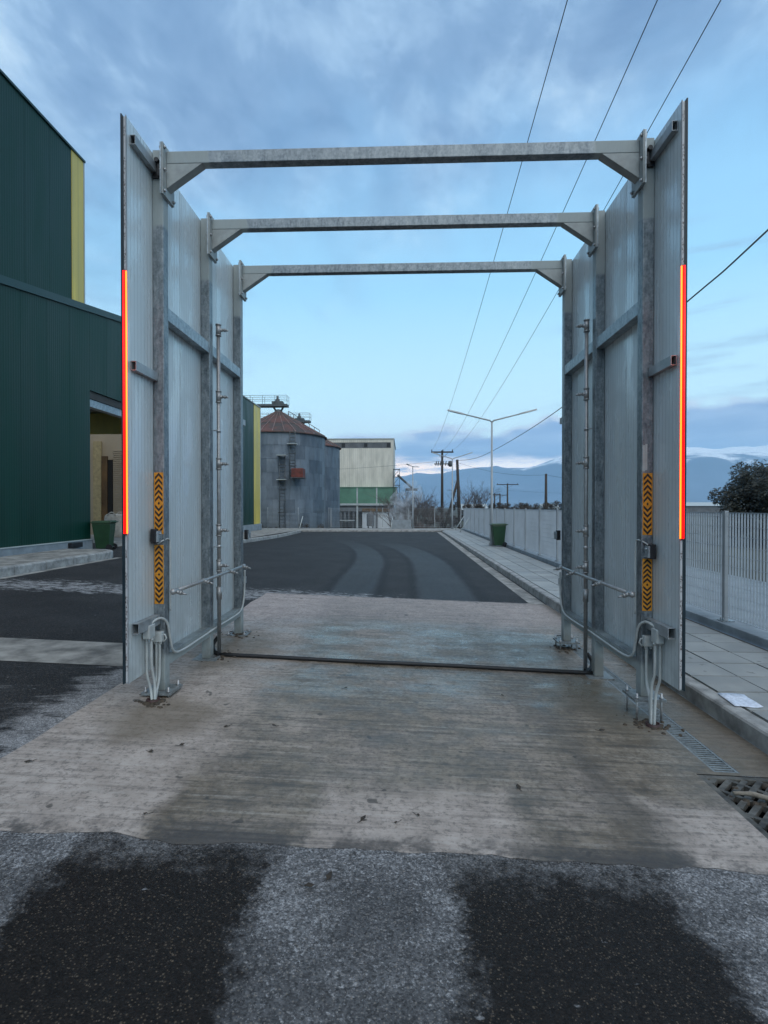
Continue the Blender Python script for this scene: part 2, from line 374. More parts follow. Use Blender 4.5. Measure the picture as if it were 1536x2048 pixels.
def asphalt_mat():
    m, n, b = mat('asphalt'); p = n.pos(); x, y, z = n.sep(p)
    wn = n.sub(n.noise(p, 3.2, 5, 0.65), 0.5)
    wn2 = n.sub(n.noise(p, 14.0, 4, 0.7), 0.5)
    wn3 = n.sub(n.noise(p, 45.0, 3, 0.7), 0.5)
    xw = n.add(x, n.add(n.mul(wn, 0.42), n.add(n.mul(wn2, 0.22), n.mul(wn3, 0.14))))
    # wheel paths in front of the gate, washed clean and damp
    trk = n.mx(n.band(xw, -1.58, -0.58, 0.07), n.band(xw, 0.26, 1.28, 0.07))
    fore = n.rng(y, 3.6, 3.0)
    trk = n.mul(trk, fore)
    # wheel paths beyond the gate, curving left
    q = n.mx(n.sub(y, 15.0), 0.0); bend = n.mul(n.mul(q, q), 0.0135)
    xb = n.add(n.add(x, bend), n.mul(wn, 0.16))
    far = n.mul(n.mul(n.rng(y, 9.0, 10.0), n.rng(y, 30, 18)), 0.9)
    ftr = n.mul(n.mx(n.band(xb, -1.42, -0.55, 0.08), n.band(xb, 0.34, 1.42, 0.10)), far)
    fed = n.mul(n.mx(n.mx(n.band(xb, -1.62, -1.42, 0.08), n.band(xb, -0.52, -0.36, 0.07)), n.mx(n.band(xb, 0.14, 0.30, 0.07), n.band(xb, 1.45, 1.70, 0.09))), far)
    # aggregate
    ag = n.vor(p, 130.0, out=1); agr = n.sep(ag)[0]; agd = n.vor(p, 130.0, out=0)
    fine = n.noise(p, 220.0, 3, 0.75); mid = n.noise(p, 38.0, 5, 0.7); big = n.noise(p, 0.9, 5, 0.6)
    base = n.mix(n.rng(mid, 0.3, 0.7), (0.017, 0.017, 0.018), (0.036, 0.0355, 0.037))
    base = n.mix(n.mul(n.rng(big, 0.35, 0.7), 0.5), base, (0.054, 0.053, 0.054))
    ag2 = n.vor(p, 70.0, out=1); agd2 = n.vor(p, 70.0, out=0)
    stone = n.mx(n.mul(n.rng(agr, 0.80, 0.95), n.rng(agd, 0.5, 0.25)), n.mul(n.rng(n.sep(ag2)[1], 0.80, 0.92), n.rng(agd2, 0.42, 0.2)))
    base = n.mix(n.mul(stone, 0.7), base, (0.15, 0.125, 0.095))
    # chalky residue left where wheels do not run
    rz = n.mul(fore, n.inv(trk))
    s1 = n.noise(p, 55.0, 4, 0.75); s2 = n.noise(p, 130.0, 3, 0.75)
    spk = n.add(n.mul(s1, 0.6), n.mul(s2, 0.4))
    amt = n.add(n.mul(n.noise(p, 2.4, 6, 0.65), 0.85), n.mul(n.rng(y, 1.0, 2.7), 0.30))
    res = n.rng(n.add(n.add(n.mul(spk, 0.75), n.mul(n.sep(ag2)[2], 0.09)), n.mul(amt, 0.40)), 0.66, 0.78)
    blob = n.mul(n.rng(n.noise(p, 11.0, 5, 0.65), 0.64, 0.70), 0.95)
    pit = n.rng(n.noise(p, 24.0, 3, 0.6), 0.36, 0.28)
    film_ = n.rng(amt, 0.35, 0.95, 0.14, 0.42)
    res = n.mx(n.mul(res, 0.9), film_)
    res = n.mul(n.mul(n.mx(res, blob), n.inv(n.mul(pit, 0.75))), rz)
    dust = n.mul(n.rng(n.add(y, n.mul(n.add(wn, wn2), 0.5)), 2.40, 2.72), n.rng(n.add(spk, n.mul(wn2, 0.3)), 0.30, 0.62))
    res = n.mx(res, n.mul(n.mul(dust, fore), 0.5))
    # few chalk spots inside the tracks
    res = n.mx(res, n.mul(n.mul(n.rng(n.noise(p, 6.5, 5, 0.62), 0.70, 0.74), trk), 0.6))
    # chalk drifts beside the slab, on the left, and at its far edge
    lz = n.mul(n.rng(x, -2.0, -3.2, 1.0, 0.25), n.mul(n.rng(x, -1.9, -2.5), n.mul(n.rng(y, 2.2, 3.2), n.rng(y, 7.6, 5.9))))
    sdir = n.noise(n.comb(n.add(n.mul(x, 1.6), n.mul(y, 1.1)), n.sub(n.mul(y, 5.0), n.mul(x, 1.2)), 0), 1.15, 6, 0.65)
    near_ = n.rng(n.add(x, n.mul(wn, 0.7)), -3.3, -2.6)
    lres = n.mul(n.rng(n.add(sdir, n.add(n.mul(lz, 0.22), n.mul(near_, 0.20))), 0.62, 0.80), n.rng(lz, 0.05, 0.5))
    ez = n.mul(n.mul(n.rng(y, 11.2, 10.1), n.rng(y, 9.0, 9.6)), n.rng(x, 1.6, -2.2, 0.25, 1.0))
    eres = n.rng(n.add(n.noise(n.scale(p, 1, 2.2, 1), 5.0, 6, 0.7), n.mul(ez, 0.22)), 0.66, 0.76)
    spot = n.mul(n.rng(n.noise(n.scale(p, 1, 1.6, 1), 7.0, 4, 0.6), 0.70, 0.74), n.rng(y, 14, 8))
    lres = n.mul(lres, n.rng(n.add(n.mul(s1, 0.6), n.mul(n.noise(p, 12.0, 4, 0.7), 0.5)), 0.36, 0.62, 0.35, 1.0))
    res = n.mx(res, n.mx(n.mul(lres, 0.9), n.mx(n.mul(eres, n.rng(ez, 0.1, 0.5)), n.mul(spot, 0.5))))
    wetd = n.mix(0.92, base, (0.0125, 0.0098, 0.0082))
    wetd = n.mix(n.mul(stone, 0.55), wetd, (0.13, 0.10, 0.07))
    col = n.mix(trk, base, wetd)
    col = n.mix(n.mul(ftr, n.mul(n.rng(mid, 0.2, 0.8, 0.25, 0.6), n.rng(n.noise(n.scale(p, 4, 0.45, 1), 1.6, 6, 0.65), 0.30, 0.65, 0.15, 1.0))), col, (0.054, 0.058, 0.065))  # wet and dusty sheen of the far wheel paths, put into the colour
    col = n.mix(n.mul(fed, 0.6), col, (0.018, 0.018, 0.020))
    col = n.mix(n.mul(res, 0.92), col, n.mix(mid, (0.215, 0.21, 0.21), (0.41, 0.405, 0.405)))
    grain = n.add(n.mul(n.sep(ag2)[0], 0.32), n.mul(agr, 0.68))
    gcol = n.new('ShaderNodeMix', data_type='RGBA', blend_type='MULTIPLY'); gcol.inputs[0].default_value = 1.0
    gv = n.rng(grain, 0.12, 0.88, 0.50, 1.50, smooth=False)
    n.put(gcol.inputs[6], col); n.put(gcol.inputs[7], n.comb(gv, gv, gv)); col = gcol.outputs[2]
    rough = n.rng(mid, 0.3, 0.7, 0.62, 0.85)
    rough = n.sub(rough, n.mul(trk, 0.12)); rough = n.sub(rough, n.mul(ftr, 0.16))
    h = n.add(n.mul(agd, -0.5), n.mul(fine, 0.5))
    setb(n, b, col, rough, 0.0, n.bump(h, 0.75, 0.008), 0.18)
    return m
M_asph = asphalt_mat()

def concrete_mat():
    m, n, b = mat('brushed_concrete'); p = n.pos(); x, y, z = n.sep(p)
    wn = n.sub(n.noise(p, 2.2, 5, 0.62), 0.5); wn2 = n.sub(n.noise(p, 9.0, 4, 0.7), 0.5)
    xw = n.add(x, n.add(n.mul(wn, 0.5), n.mul(wn2, 0.12))); yw = n.add(y, n.add(n.mul(wn, 0.55), n.mul(wn2, 0.1)))
    # broom marks across the slab
    br = n.noise(n.comb(n.mul(x, 0.8), n.mul(y, 24.0), 0), 1.0, 6, 0.84)
    br2 = n.noise(n.comb(n.mul(x, 0.5), n.mul(y, 7.0), 3.3), 1.0, 6, 0.78)
    fine = n.noise(p, 120.0, 3, 0.7); mid = n.noise(p, 6.0, 6, 0.65); big = n.noise(p, 0.8, 4, 0.55)
    dry = n.mix(n.rng(mid, 0.3, 0.7), (0.30, 0.25, 0.213), (0.43, 0.368, 0.322))
    damp = n.mix(n.rng(mid, 0.3, 0.7), (0.112, 0.088, 0.062), (0.215, 0.175, 0.128))
    pink = n.mix(n.rng(mid, 0.3, 0.7), (0.32, 0.26, 0.235), (0.46, 0.38, 0.345))
    # damp centre, wheel paths reach the near edge
    cen = n.mul(n.band(xw, -1.25, 3.2, 0.28), n.rng(yw, 3.05, 3.45))
    trk = n.mx(n.band(xw, -1.30, -0.45, 0.10), n.band(xw, 0.62, 1.45, 0.14))
    wet = n.mx(cen, n.mul(trk, n.rng(yw, 3.6, 3.2)))
    wet = n.mul(wet, n.rng(n.add(n.add(big, n.mul(n.sub(br2, 0.5), 0.5)), n.mul(wn2, 0.45)), 0.20, 0.56, 0.30, 1.0))
    wet = n.mul(wet, n.rng(yw, 8.6, 7.2, 0.25, 1.0))
    col = n.mix(wet, n.mix(n.mul(n.rng(y, 7.0, 8.5), 0.8), dry, pink), damp)
    # broom lines: pale ridges, dark grooves
    mot = n.noise(p, 26.0, 7, 0.80)
    ln = n.add(n.add(n.mul(br, 0.58), n.mul(br2, 0.17)), n.mul(mot, 0.25))
    col = n.mix(n.mul(n.rng(ln, 0.505, 0.435), n.rng(wet, 0, 1, 0.38, 0.72)), col, (0.055, 0.05, 0.044))
    col = n.mix(n.mul(n.rng(ln, 0.515, 0.60), 0.40), col, (0.44, 0.41, 0.37))
    col = n.mix(n.mul(n.rng(mot, 0.50, 0.38), 0.5), col, (0.08, 0.072, 0.062))
    # darker wheel path on the right, brown silt near feet and along the kerb
    rt = n.band(n.add(xw, n.mul(n.sub(y, 3.0), 0.10)), 1.22, 1.46, 0.10)
    col = n.mix(n.mul(n.mul(rt, n.rng(y, 5.6, 4.6)), 0.4), col, (0.06, 0.055, 0.05))
    def disk(cx, cy, r, sy=1.0):
        a = n.sub(xw, cx); c = n.mul(n.sub(yw, cy), sy)
        return n.rng(n.m('SQRT', n.add(n.mul(a, a), n.mul(c, c))), r, r*0.35)
    silt = n.mx(disk(-1.85, 4.15, 0.62, 1.0), n.mx(disk(1.95, 4.9, 0.75, 0.8), n.mx(disk(-1.9, 6.2, 0.7, 0.6), disk(2.45, 3.9, 0.6, 0.45))))
    silt = n.mx(silt, n.mul(n.rng(x, 2.45, 2.66), 0.9))
    col = n.mix(n.mul(silt, 0.62), col, (0.115, 0.088, 0.055))
    # oil and water spots, dust specks
    spot = n.rng(n.noise(p, 7.5, 2, 0.4), 0.275, 0.245)
    col = n.mix(n.mul(spot, 0.7), col, (0.035, 0.033, 0.03))
    col = n.mix(n.mul(n.rng(fine, 0.62, 0.75), 0.25), col, (0.45, 0.43, 0.40))
    # tar and crumbs trodden onto both ends
    ed = n.mx(n.rng(n.add(y, n.mul(wn2, 0.25)), 2.86, 2.68), n.mul(n.rng(n.add(y, n.mul(wn2, 0.3)), 9.95, 10.1), 0.6))
    crumb = n.mul(ed, n.rng(n.add(n.noise(p, 5.0, 5, 0.7), n.mul(n.mul(trk, n.rng(y, 4, 3)), 0.12)), 0.42, 0.60))
    col = n.mix(n.mul(crumb, 0.8), col, (0.045, 0.042, 0.04))
    sh = n.mul(n.rng(yw, 9.0, 8.0), n.mx(n.band(yw, 4.6, 8.0, 0.5), n.mul(wet, 0.35)))
    rough = n.sub(n.rng(mid, 0.25, 0.75, 0.70, 0.88), n.mul(wet, 0.20))
    rough = n.sub(rough, n.mul(n.mul(sh, n.rng(n.add(n.noise(n.scale(p, 0.8, 1.6, 1), 1.7, 6, 0.7), n.mul(n.sub(mot, 0.5), 0.5)), 0.35, 0.66)), 0.40))
    hgt = n.add(n.mul(ln, 1.0), n.mul(fine, 0.25))
    nb = n.bump(hgt, 0.45, 0.006)
    setb(n, b, col, rough, 0.0, nb, 0.5)
    return m
M_conc = concrete_mat()
def ground_mat():
    m, n, b = mat('winter_field'); p = n.pos()
    f = n.noise(p, 0.05, 6, 0.6); g = n.noise(p, 2.0, 5, 0.7)
    col = n.mix(n.rng(f, 0.35, 0.65), (0.045, 0.038, 0.026), (0.060, 0.066, 0.036))
    col = n.mix(n.mul(n.rng(g, 0.3, 0.7), 0.5), col, (0.03, 0.026, 0.02))
    setb(n, b, col, 0.95, 0.0, n.bump(g, 0.5, 0.1)); return m
M_field = ground_mat()
def mount_mat():
    m, n, b = mat('hazed_rock_and_snow'); p = n.pos(); x, y, z = n.sep(p)
    f = n.noise(n.scale(p, 1, 1, 2.0), 0.0035, 8, 0.62); g = n.noise(p, 0.0011, 4, 0.5)
    sn = n.rng(n.add(z, n.mul(n.sub(f, 0.5), 560.0)), 430, 520)
    col = n.mix(n.rng(g, 0.35, 0.65), (0.11, 0.17, 0.25), (0.17, 0.24, 0.33))  # airlight put into the rock tone: bluer and paler than bare slopes
    col = n.mix(sn, col, (0.92, 0.92, 0.93))
    setb(n, b, col, 0.9, 0.0); return m
M_mount = mount_mat()
def silo_mat():
    m, n, b = mat('weathered_corrugated_steel'); p = n.pos(); x, y, z = n.sep(p); r = n.new('ShaderNodeObjectInfo').outputs['Random']
    cor = n.m('SINE', n.mul(z, 2*math.pi/0.105))
    f = n.noise(n.scale(p, 1, 1, 0.35), 1.3, 6, 0.65)
    v = n.add(n.mul(f, 0.75), n.mul(r, 0.25))
    col = n.mix(n.rng(v, 0.25, 0.75), (0.085, 0.11, 0.14), (0.20, 0.24, 0.28))
    col = n.mix(n.mul(n.rng(z, 0.6, -1.4), 0.5), col, (0.085, 0.07, 0.055))
    col = n.mix(n.mul(n.rng(n.noise(n.scale(p, 4, 4, 0.3), 1.0, 5, 0.7), 0.55, 0.75), 0.35), col, (0.07, 0.055, 0.05))
    setb(n, b, col, 0.5, 0.35, n.bump(cor, 0.5, 0.02)); return m
M_silo = silo_mat()
def siloroof_mat():
    m, n, b = mat('rusty_roof'); p = n.pos()
    f = n.noise(p, 0.55, 6, 0.62); g = n.noise(p, 5.0, 4, 0.7)
    col = n.mix(n.rng(f, 0.44, 0.60), (0.14, 0.060, 0.048), (0.060, 0.052, 0.048))
    col = n.mix(n.mul(n.rng(g, 0.35, 0.7), 0.45), col, (0.045, 0.035, 0.03))
    setb(n, b, col, 0.8, 0.0); return m
M_sroof = siloroof_mat()
def leafmat(name, a, c):
    m, n, b = mat(name); p = n.pos()
    f = n.noise(p, 1.4, 4, 0.6); g = n.noise(p, 9.0, 2)
    setb(n, b, n.mix(n.rng(n.add(n.mul(f, 0.7), n.mul(g, 0.3)), 0.35, 0.65), a, c), 0.6, 0.0); return m
M_everg = leafmat('evergreen_leaves', (0.008, 0.010, 0.006), (0.024, 0.026, 0.014))
M_twig = leafmat('bare_twigs', (0.075, 0.058, 0.052), (0.17, 0.14, 0.125))
M_hedge = leafmat('dry_hedge', (0.028, 0.020, 0.015), (0.060, 0.046, 0.034))

# ------------------------------------------------------------------ ground heights
def sstep(a, b, t):
    t = max(0.0, min(1.0, (t-a)/(b-a))); return t*t*(3-2*t)
def zg(x, y):
    xx = max(-12.0, min(2.8, x)); s = sstep(14, 34, y)
    return (-0.02 - 0.035*(xx+2.1))*(1-s) - 0.15*s
ZP = -0.03                                             # top of right pavement
SX0, SX1, SY0, SY1 = -2.55, 2.69, 2.66, 10.1            # concrete slab
GX0, GX1, GY0, GY1 = 1.99, 2.60, 2.95, 3.66            # square grate
CX0, CX1, CY0, CY1 = 2.13, 2.30, 3.70, 7.6             # channel drain
def frange(a, b, st):
    n = max(1, int(round((b-a)/st))); return [a+(b-a)*i/n for i in range(n+1)]
def sheet(name, xs, ys, zf, m, skip=None, kind='structure', parent=None):
    mb = MB(); xs = sorted(set(round(q, 4) for q in xs)); ys = sorted(set(round(q, 4) for q in ys)); idx = {}
    for i, x in enumerate(xs):
        for j, y in enumerate(ys): idx[(i, j)] = len(mb.v); mb.v.append((x, y, zf(x, y)))
    for i in range(len(xs)-1):
        for j in range(len(ys)-1):
            if skip and skip((xs[i]+xs[i+1])/2, (ys[j]+ys[j+1])/2): continue
            mb.f.append((idx[(i,j)], idx[(i+1,j)], idx[(i+1,j+1)], idx[(i,j+1)])); mb.smooth.append(True)
    o = mb.build(name, m, parent)
    if kind: o['kind'] = kind
    return o
in_slab = lambda x, y: SX0+0.3 < x < SX1 and SY0+0.3 < y < SY1-0.3
in_strip = lambda x, y: -40 < x < SX0 and 5.35 < y < 6.2
xs = frange(-40, -12, 4) + frange(-12, 2.69, 1.0) + [SX0, SX0+0.3, SX1, 2.36]
ys = frange(-14, 42, 1.0) + [SY0, SY0+0.3, SY1-0.3, SY1, 5.35, 6.2, 10.1]
in_gut = lambda x, y: 2.36 < x < 2.69 and y > 10.1 and y < 38.0
road = sheet('road', xs, ys, zg, M_asph, lambda x, y: in_slab(x, y) or (x > 2.69))
tag(road, 'dark asphalt yard road with wheel tracks and chalky stains')
def zs(x, y): return zg(x, y) + 0.004
slab = sheet('concrete_slab', frange(SX0, SX1, 0.045)+[GX0, GX1, CX0, CX1], frange(SY0, SY1, 0.5)+[GY0, GY1, CY0, CY1], zs, M_conc,
      lambda x, y: (GX0 < x < GX1 and GY0 < y < GY1) or (CX0 < x < CX1 and CY0 < y < CY1))
for v_ in slab.data.vertices:
    if abs(v_.co.y-SY0) < 1e-3 or abs(v_.co.y-SY1) < 1e-3:
        q = mnoise.fractal(Vector((v_.co.x*2.2, v_.co.y, 0.3)), 0.8, 2.2, 5)
        v_.co.y += 0.055*q; v_.co.z -= 0.002
    elif abs(v_.co.x-SX0) < 1e-3: v_.co.x += 0.05*mnoise.noise(Vector((3.1, v_.co.y*2.0, 0)))
tag(slab, 'brushed concrete slab under the steel gate')
strip = sheet('concrete_strip', frange(-40, SX0, 2.0), [5.35, 5.6, 5.9, 6.2], zs, M_gutter)
tag(strip, 'pale concrete gutter strip crossing the asphalt left of the gate')
sheet('gutter', [2.36, 2.52, 2.69], frange(10.1, 38.0, 1.0), lambda x, y: zg(x, y)+0.006-0.02*(x-2.36), M_gutter)
def zfield(x, y):
    if y > 43: return -0.35 - 1.15*sstep(43, 49, y)
    if x > 4.4: return -0.12 - 0.2*sstep(8, 20, x)
    return -0.36
gx = [-9000, -4000, -1500, -500, -150, -60, -45, -20, -3, 2.9, 4.45, 4.5, 8, 20, 60, 150, 500, 1500, 4000, 9000]
gy = [-6000, -1000, -200, -40, -15, 0, 2, 10.6, 20, 30, 40, 42.6, 43, 45, 47, 49, 60, 90, 140, 250, 500, 1200, 3000, 9000]
sheet('ground', gx, gy, zfield, M_field, lambda x, y: -3 < x < 4.45 and 2 < y < 10.6)
sheet('yard', [4.47, 6, 8.2], frange(-10, 43, 2.0), lambda x, y: -0.06-0.004*(x-4.4), M_conc_base)

# ------------------------------------------------------------------ drains
def drain_grate():
    root = empty('drain_grate', ((GX0+GX1)/2, (GY0+GY1)/2, zg(2.3, 3.3)), 'square cast iron drain grate full of silt beside the kerb', 'grate')
    zt = lambda x, y: zs(x, y) - 0.004
    mb = MB(); f = 0.045
    def bar(p, q, wd, top=0.0, th=0.035):
        p = Vector((p[0], p[1], 0)); q = Vector((q[0], q[1], 0)); t = (q-p).normalized(); s_ = Vector((-t.y, t.x, 0))*wd/2
        c = []
        for dz in (-th, 0):
            for a in (p-s_, q-s_, q+s_, p+s_): c.append((a.x, a.y, zt(a.x, a.y)+dz+top))
        mb.hexa(c)
    bar((GX0+f/2, GY0), (GX0+f/2, GY1), f); bar((GX1-f/2, GY0), (GX1-f/2, GY1), f)
    bar((GX0+f, GY0+f/2), (GX1-f, GY0+f/2), f); bar((GX0+f, GY1-f/2), (GX1-f, GY1-f/2), f)
    mb.build('frame', M_cast, root, bevel=0.004)
    x0, x1, y0, y1 = GX0+f, GX1-f, GY0+f, GY1-f
    def clip(k, sgn):                                  # diagonal line x - sgn*y = k inside the frame
        pts_ = []
        for xx in (x0, x1):
            yy = (xx-k)*sgn
            if y0 <= yy <= y1: pts_.append((xx, yy))
        for yy in (y0, y1):
            xx = k+sgn*yy
            if x0 < xx < x1: pts_.append((xx, yy))
        return pts_[:2] if len(pts_) >= 2 else None
    k = x0-y1+0.05
    while k < x1-y0:
        q = clip(k, 1)
        if q:
            mb = MB(); bar(q[0], q[1], 0.034, -0.003); mb.build('bar', M_cast, root)
        k += 0.098
    k = x0+y0+0.22
    while k < x1+y1:
        q = clip(k, -1)
        if q:
            mb = MB(); bar(q[0], q[1], 0.03, -0.005); mb.build('rib', M_cast, root)
        k += 0.27
    mb = MB(); zb = zg(2.3, 3.3)
    for (a, c) in (((GX0, GY0), (GX1, GY0)), ((GX1, GY0), (GX1, GY1)), ((GX1, GY1), (GX0, GY1)), ((GX0, GY1), (GX0, GY0))):
        mb.quad((a[0], a[1], zs(*a)-0.0003), (c[0], c[1], zs(*c)-0.0003), (c[0], c[1], -0.75), (a[0], a[1], -0.75))
    mb.quad((GX0, GY0, -0.75), (GX1, GY0, -0.75), (GX1, GY1, -0.75), (GX0, GY1, -0.75))
    mb.build('pit', M_pit, root)
    # silt lying in the slots
    mb = MB(); rnd = random.Random(3)
    for k in range(26):
        xx = rnd.uniform(x0+0.02, x1-0.02); yy = rnd.choice([rnd.uniform(y0, y1), rnd.gauss(y0+(y1-y0)*0.62, 0.06)]); yy = max(y0+0.02, min(y1-0.02, yy))
        r = rnd.uniform(0.012, 0.034); mb.lathe([(r, -0.02), (r*0.8, 0.004), (r*0.3, 0.008), (0, 0.009)], (xx, yy, zt(xx, yy)-0.004), 7)
    o = mb.build('silt', M_mud, root); o['kind'] = 'stuff'
drain_grate()
st = MB().tube(smoothpath([(2.07, 3.39, -0.145), (2.16, 3.37, -0.135), (2.25, 3.33, -0.142), (2.36, 3.31, -0.146), (2.42, 3.27, -0.15)], 4), [0.012]*4+[0.016]*6+[0.011]*7, 7)
tag(st.build('stick', simple('dry_stick', (0.22, 0.19, 0.15), 0.85, 0, 0.3, 20), None, (2.2, 3.35, -0.16)), 'pale broken stick lying across the drain grate', 'stick')
def channel():
    root = empty('channel_drain', ((CX0+CX1)/2, (CY0+CY1)/2, zg(2.2, 5)), 'narrow channel drain with slotted grating running along the kerb', 'drain')
    mb = MB(); zc = lambda x: zg(x, 4)+0.002
    for (a, c) in ((CX0, CX0+0.018), (CX1-0.018, CX1)):
        mb.hexa([(a, CY0, zc(a)-0.03), (c, CY0, zc(c)-0.03), (c, CY1, zc(c)-0.03), (a, CY1, zc(a)-0.03), (a, CY0, zc(a)), (c, CY0, zc(c)), (c, CY1, zc(c)), (a, CY1, zc(a))])
    mb.build('frame', M_galv2, root)
    mb = MB(); n = int((CY1-CY0)/0.034)
    for k in range(n):
        y = CY0+0.01+k*0.034; a, c = CX0+0.018, CX1-0.018
        mb.hexa([(a, y, zc(a)-0.02), (c, y, zc(c)-0.02), (c, y+0.016, zc(c)-0.02), (a, y+0.016, zc(a)-0.02), (a, y, zc(a)-0.002), (c, y, zc(c)-0.002), (c, y+0.016, zc(c)-0.002), (a, y+0.016, zc(a)-0.002)])
    o = mb.build('grating_bars', M_galv2, root); o['kind'] = 'stuff'
    mb = MB(); a, c, zb = CX0, CX1, -0.34
    mb.quad((a, CY0, zb), (c, CY0, zb), (c, CY1, zb), (a, CY1, zb)); mb.quad((a, CY0, zb), (a, CY1, zb), (a, CY1, zs(a, 4)-0.0003), (a, CY0, zs(a, 4)-0.0003))
    mb.quad((c, CY1, zb), (c, CY0, zb), (c, CY0, zs(c, 4)-0.0003), (c, CY1, zs(c, 4)-0.0003)); mb.quad((a, CY0, zb), (c, CY0, zb), (c, CY0, zs(c, 4)-0.0003), (a, CY0, zs(a, 4)-0.0003))
    mb.quad((a, CY1, zb), (c, CY1, zb), (c, CY1, zs(c, 4)-0.0003), (a, CY1, zs(a, 4)-0.0003))
    mb.build('trough', M_pit, root)
channel()

# ------------------------------------------------------------------ right pavement
pav = sheet('pavement', [2.83, 4.26], frange(-2, 38.4, 2.0), lambda x, y: ZP-0.012, M_joint)
tag(pav, 'pale tiled pavement along the right fence')
TW = 0.452
tm = MB()
h = TW/2-0.006
tm.hexa([(-h,-h,-0.05),(h,-h,-0.05),(h,h,-0.05),(-h,h,-0.05),(-h+0.004,-h+0.004,0),(h-0.004,-h+0.004,0),(h-0.004,h-0.004,0),(-h+0.004,h-0.004,0)])
tme = tm.mesh('tile', M_tile)
rnd = random.Random(11)
for j in range(86):
    for i in range(3):
        y = 1.3 + (j+0.5)*TW
        if y > 38.2: continue
        o = inst('tile', tme, (2.835+TW*(i+0.5)+0.008, y, ZP + rnd.uniform(-0.002, 0.002)), pav)
        o.rotation_euler.x = rnd.uniform(-0.004, 0.004)
km = MB(); L = 0.996
km.prism([(0, -0.35), (0, -0.022), (0.012, -0.006), (0.03, 0.0), (0.132, 0.0), (0.132, -0.35)], 'y', 0.0, L)
kme = km.mesh('kerb_stone', M_kerb)
for j in range(39):
    y = -0.4 + j
    if y > 37.5: break
    inst('kerb_stone', kme, (2.692, y, ZP+rnd.uniform(-0.003, 0.003)), pav)
# plinth below the fence
pl = MB().box((4.27, -2, -0.4), (4.52, 39.6, 0.075)); po = pl.build('fence_plinth', M_conc_base, None, (4.4, 18, -0.03), bevel=0.01)
tag(po, 'low grey concrete plinth under the right hand grating fence', 'plinth')

# far end of the road: cross kerb and strip
fp = sheet('far_pavement', frange(-40, 4.27, 2.5), [38.72, 40, 41.2, 42.6], lambda x, y: ZP-0.02 if x < 99 else 0, M_gutter)
tag(fp, 'narrow pavement across the far end of the road')
for j in range(44):
    x = 2.7 - 1.0*(j+1)
    o = inst('kerb_stone', kme, (x+1.0-0.002, 38.58, ZP), fp, R(90)); o.scale = (1, 1, 1)
o = MB().box((2.70, 38.4, -0.4), (4.27, 42.6, ZP-0.004)).build('corner_paving', M_gutter, fp)

# left island along the green hall
def island(name, x0, x1, y0, y1, zt, lbl, kl=1.0):
    mb = MB(); r = 0.9; pts = [(x0, y0), (x1-0.14, y0)] + [(x1-0.14-r+r*math.cos(a), y1-0.14-r+r*math.sin(a)) for a in [i*math.pi/16 for i in range(9)]] + [(x0, y1-0.14)]
    zz = lambda x, y: zg(x1, y)+zt
    n = len(mb.v); mb.v += [(p[0], p[1], zz(*p)) for p in pts]; mb.f.append(tuple(range(len(pts)))); mb.smooth.append(False)
    ob = mb.build(name, M_gutter); ob['kind'] = 'structure'; ob['label'] = lbl
    y = y0
    def stone(path):
        k = MB(); n = len(path)
        prof = [(0.0, -0.45), (0.0, -0.03), (-0.015, -0.006), (-0.04, 0.003), (-0.16, 0.003), (-0.16, -0.45)]
        for (p, nn) in path:
            for (u, v) in prof: k.v.append((p[0]+nn[0]*u, p[1]+nn[1]*u, zz(*p)+v))
        m_ = len(prof)
        for i in range(n-1):
            for q in range(m_):
                q2 = (q+1) % m_; k.f.append((i*m_+q, (i+1)*m_+q, (i+1)*m_+q2, i*m_+q2)); k.smooth.append(False)
        k.f.append(tuple(range(m_))); k.f.append(tuple((n-1)*m_+q for q in reversed(range(m_)))); k.smooth += [False]*2
        k.build('kerb_stone', M_kerb, ob)
    while y < y1-1.04-0.01:
        ye = min(y+kl-0.012, y1-1.04); stone([((x1, y), (1, 0)), ((x1, ye), (1, 0))]); y += kl
    for k in range(2):
        stone([((x1-1.04+1.04*math.cos(a), y1-1.04+1.04*math.sin(a)), (math.cos(a), math.sin(a))) for a in [(k*45+q*9+(0.6 if q == 0 and k else 0))*math.pi/180 for q in range(6)]])
    x = x1-1.05
    while x > x0+0.3:
        stone([((x, y1), (0, 1)), ((max(x-kl+0.012, x0), y1), (0, 1))]); x -= kl
    return ob
island('island_pavement', -9.95, -8.1, 3.0, 15.6, 0.20, 'raised kerbed strip in front of the near green hall')
island('far_island_pavement', -9.95, -7.1, 23.5, 38.0, 0.17, 'raised kerbed strip in front of the far green hall')
lm = MB()
for y in frange(3, 15, 0.5)[:-1]:
    lm.quad((-8.09, y, zg(-8.09, y)+0.004), (-7.93, y, zg(-7.93, y)+0.004), (-7.93, y+0.5, zg(-7.93, y+0.5)+0.004), (-8.09, y+0.5, zg(-8.09, y+0.5)+0.004))
lo = lm.build('gutter_line', M_gutter); lo['kind'] = 'structure'

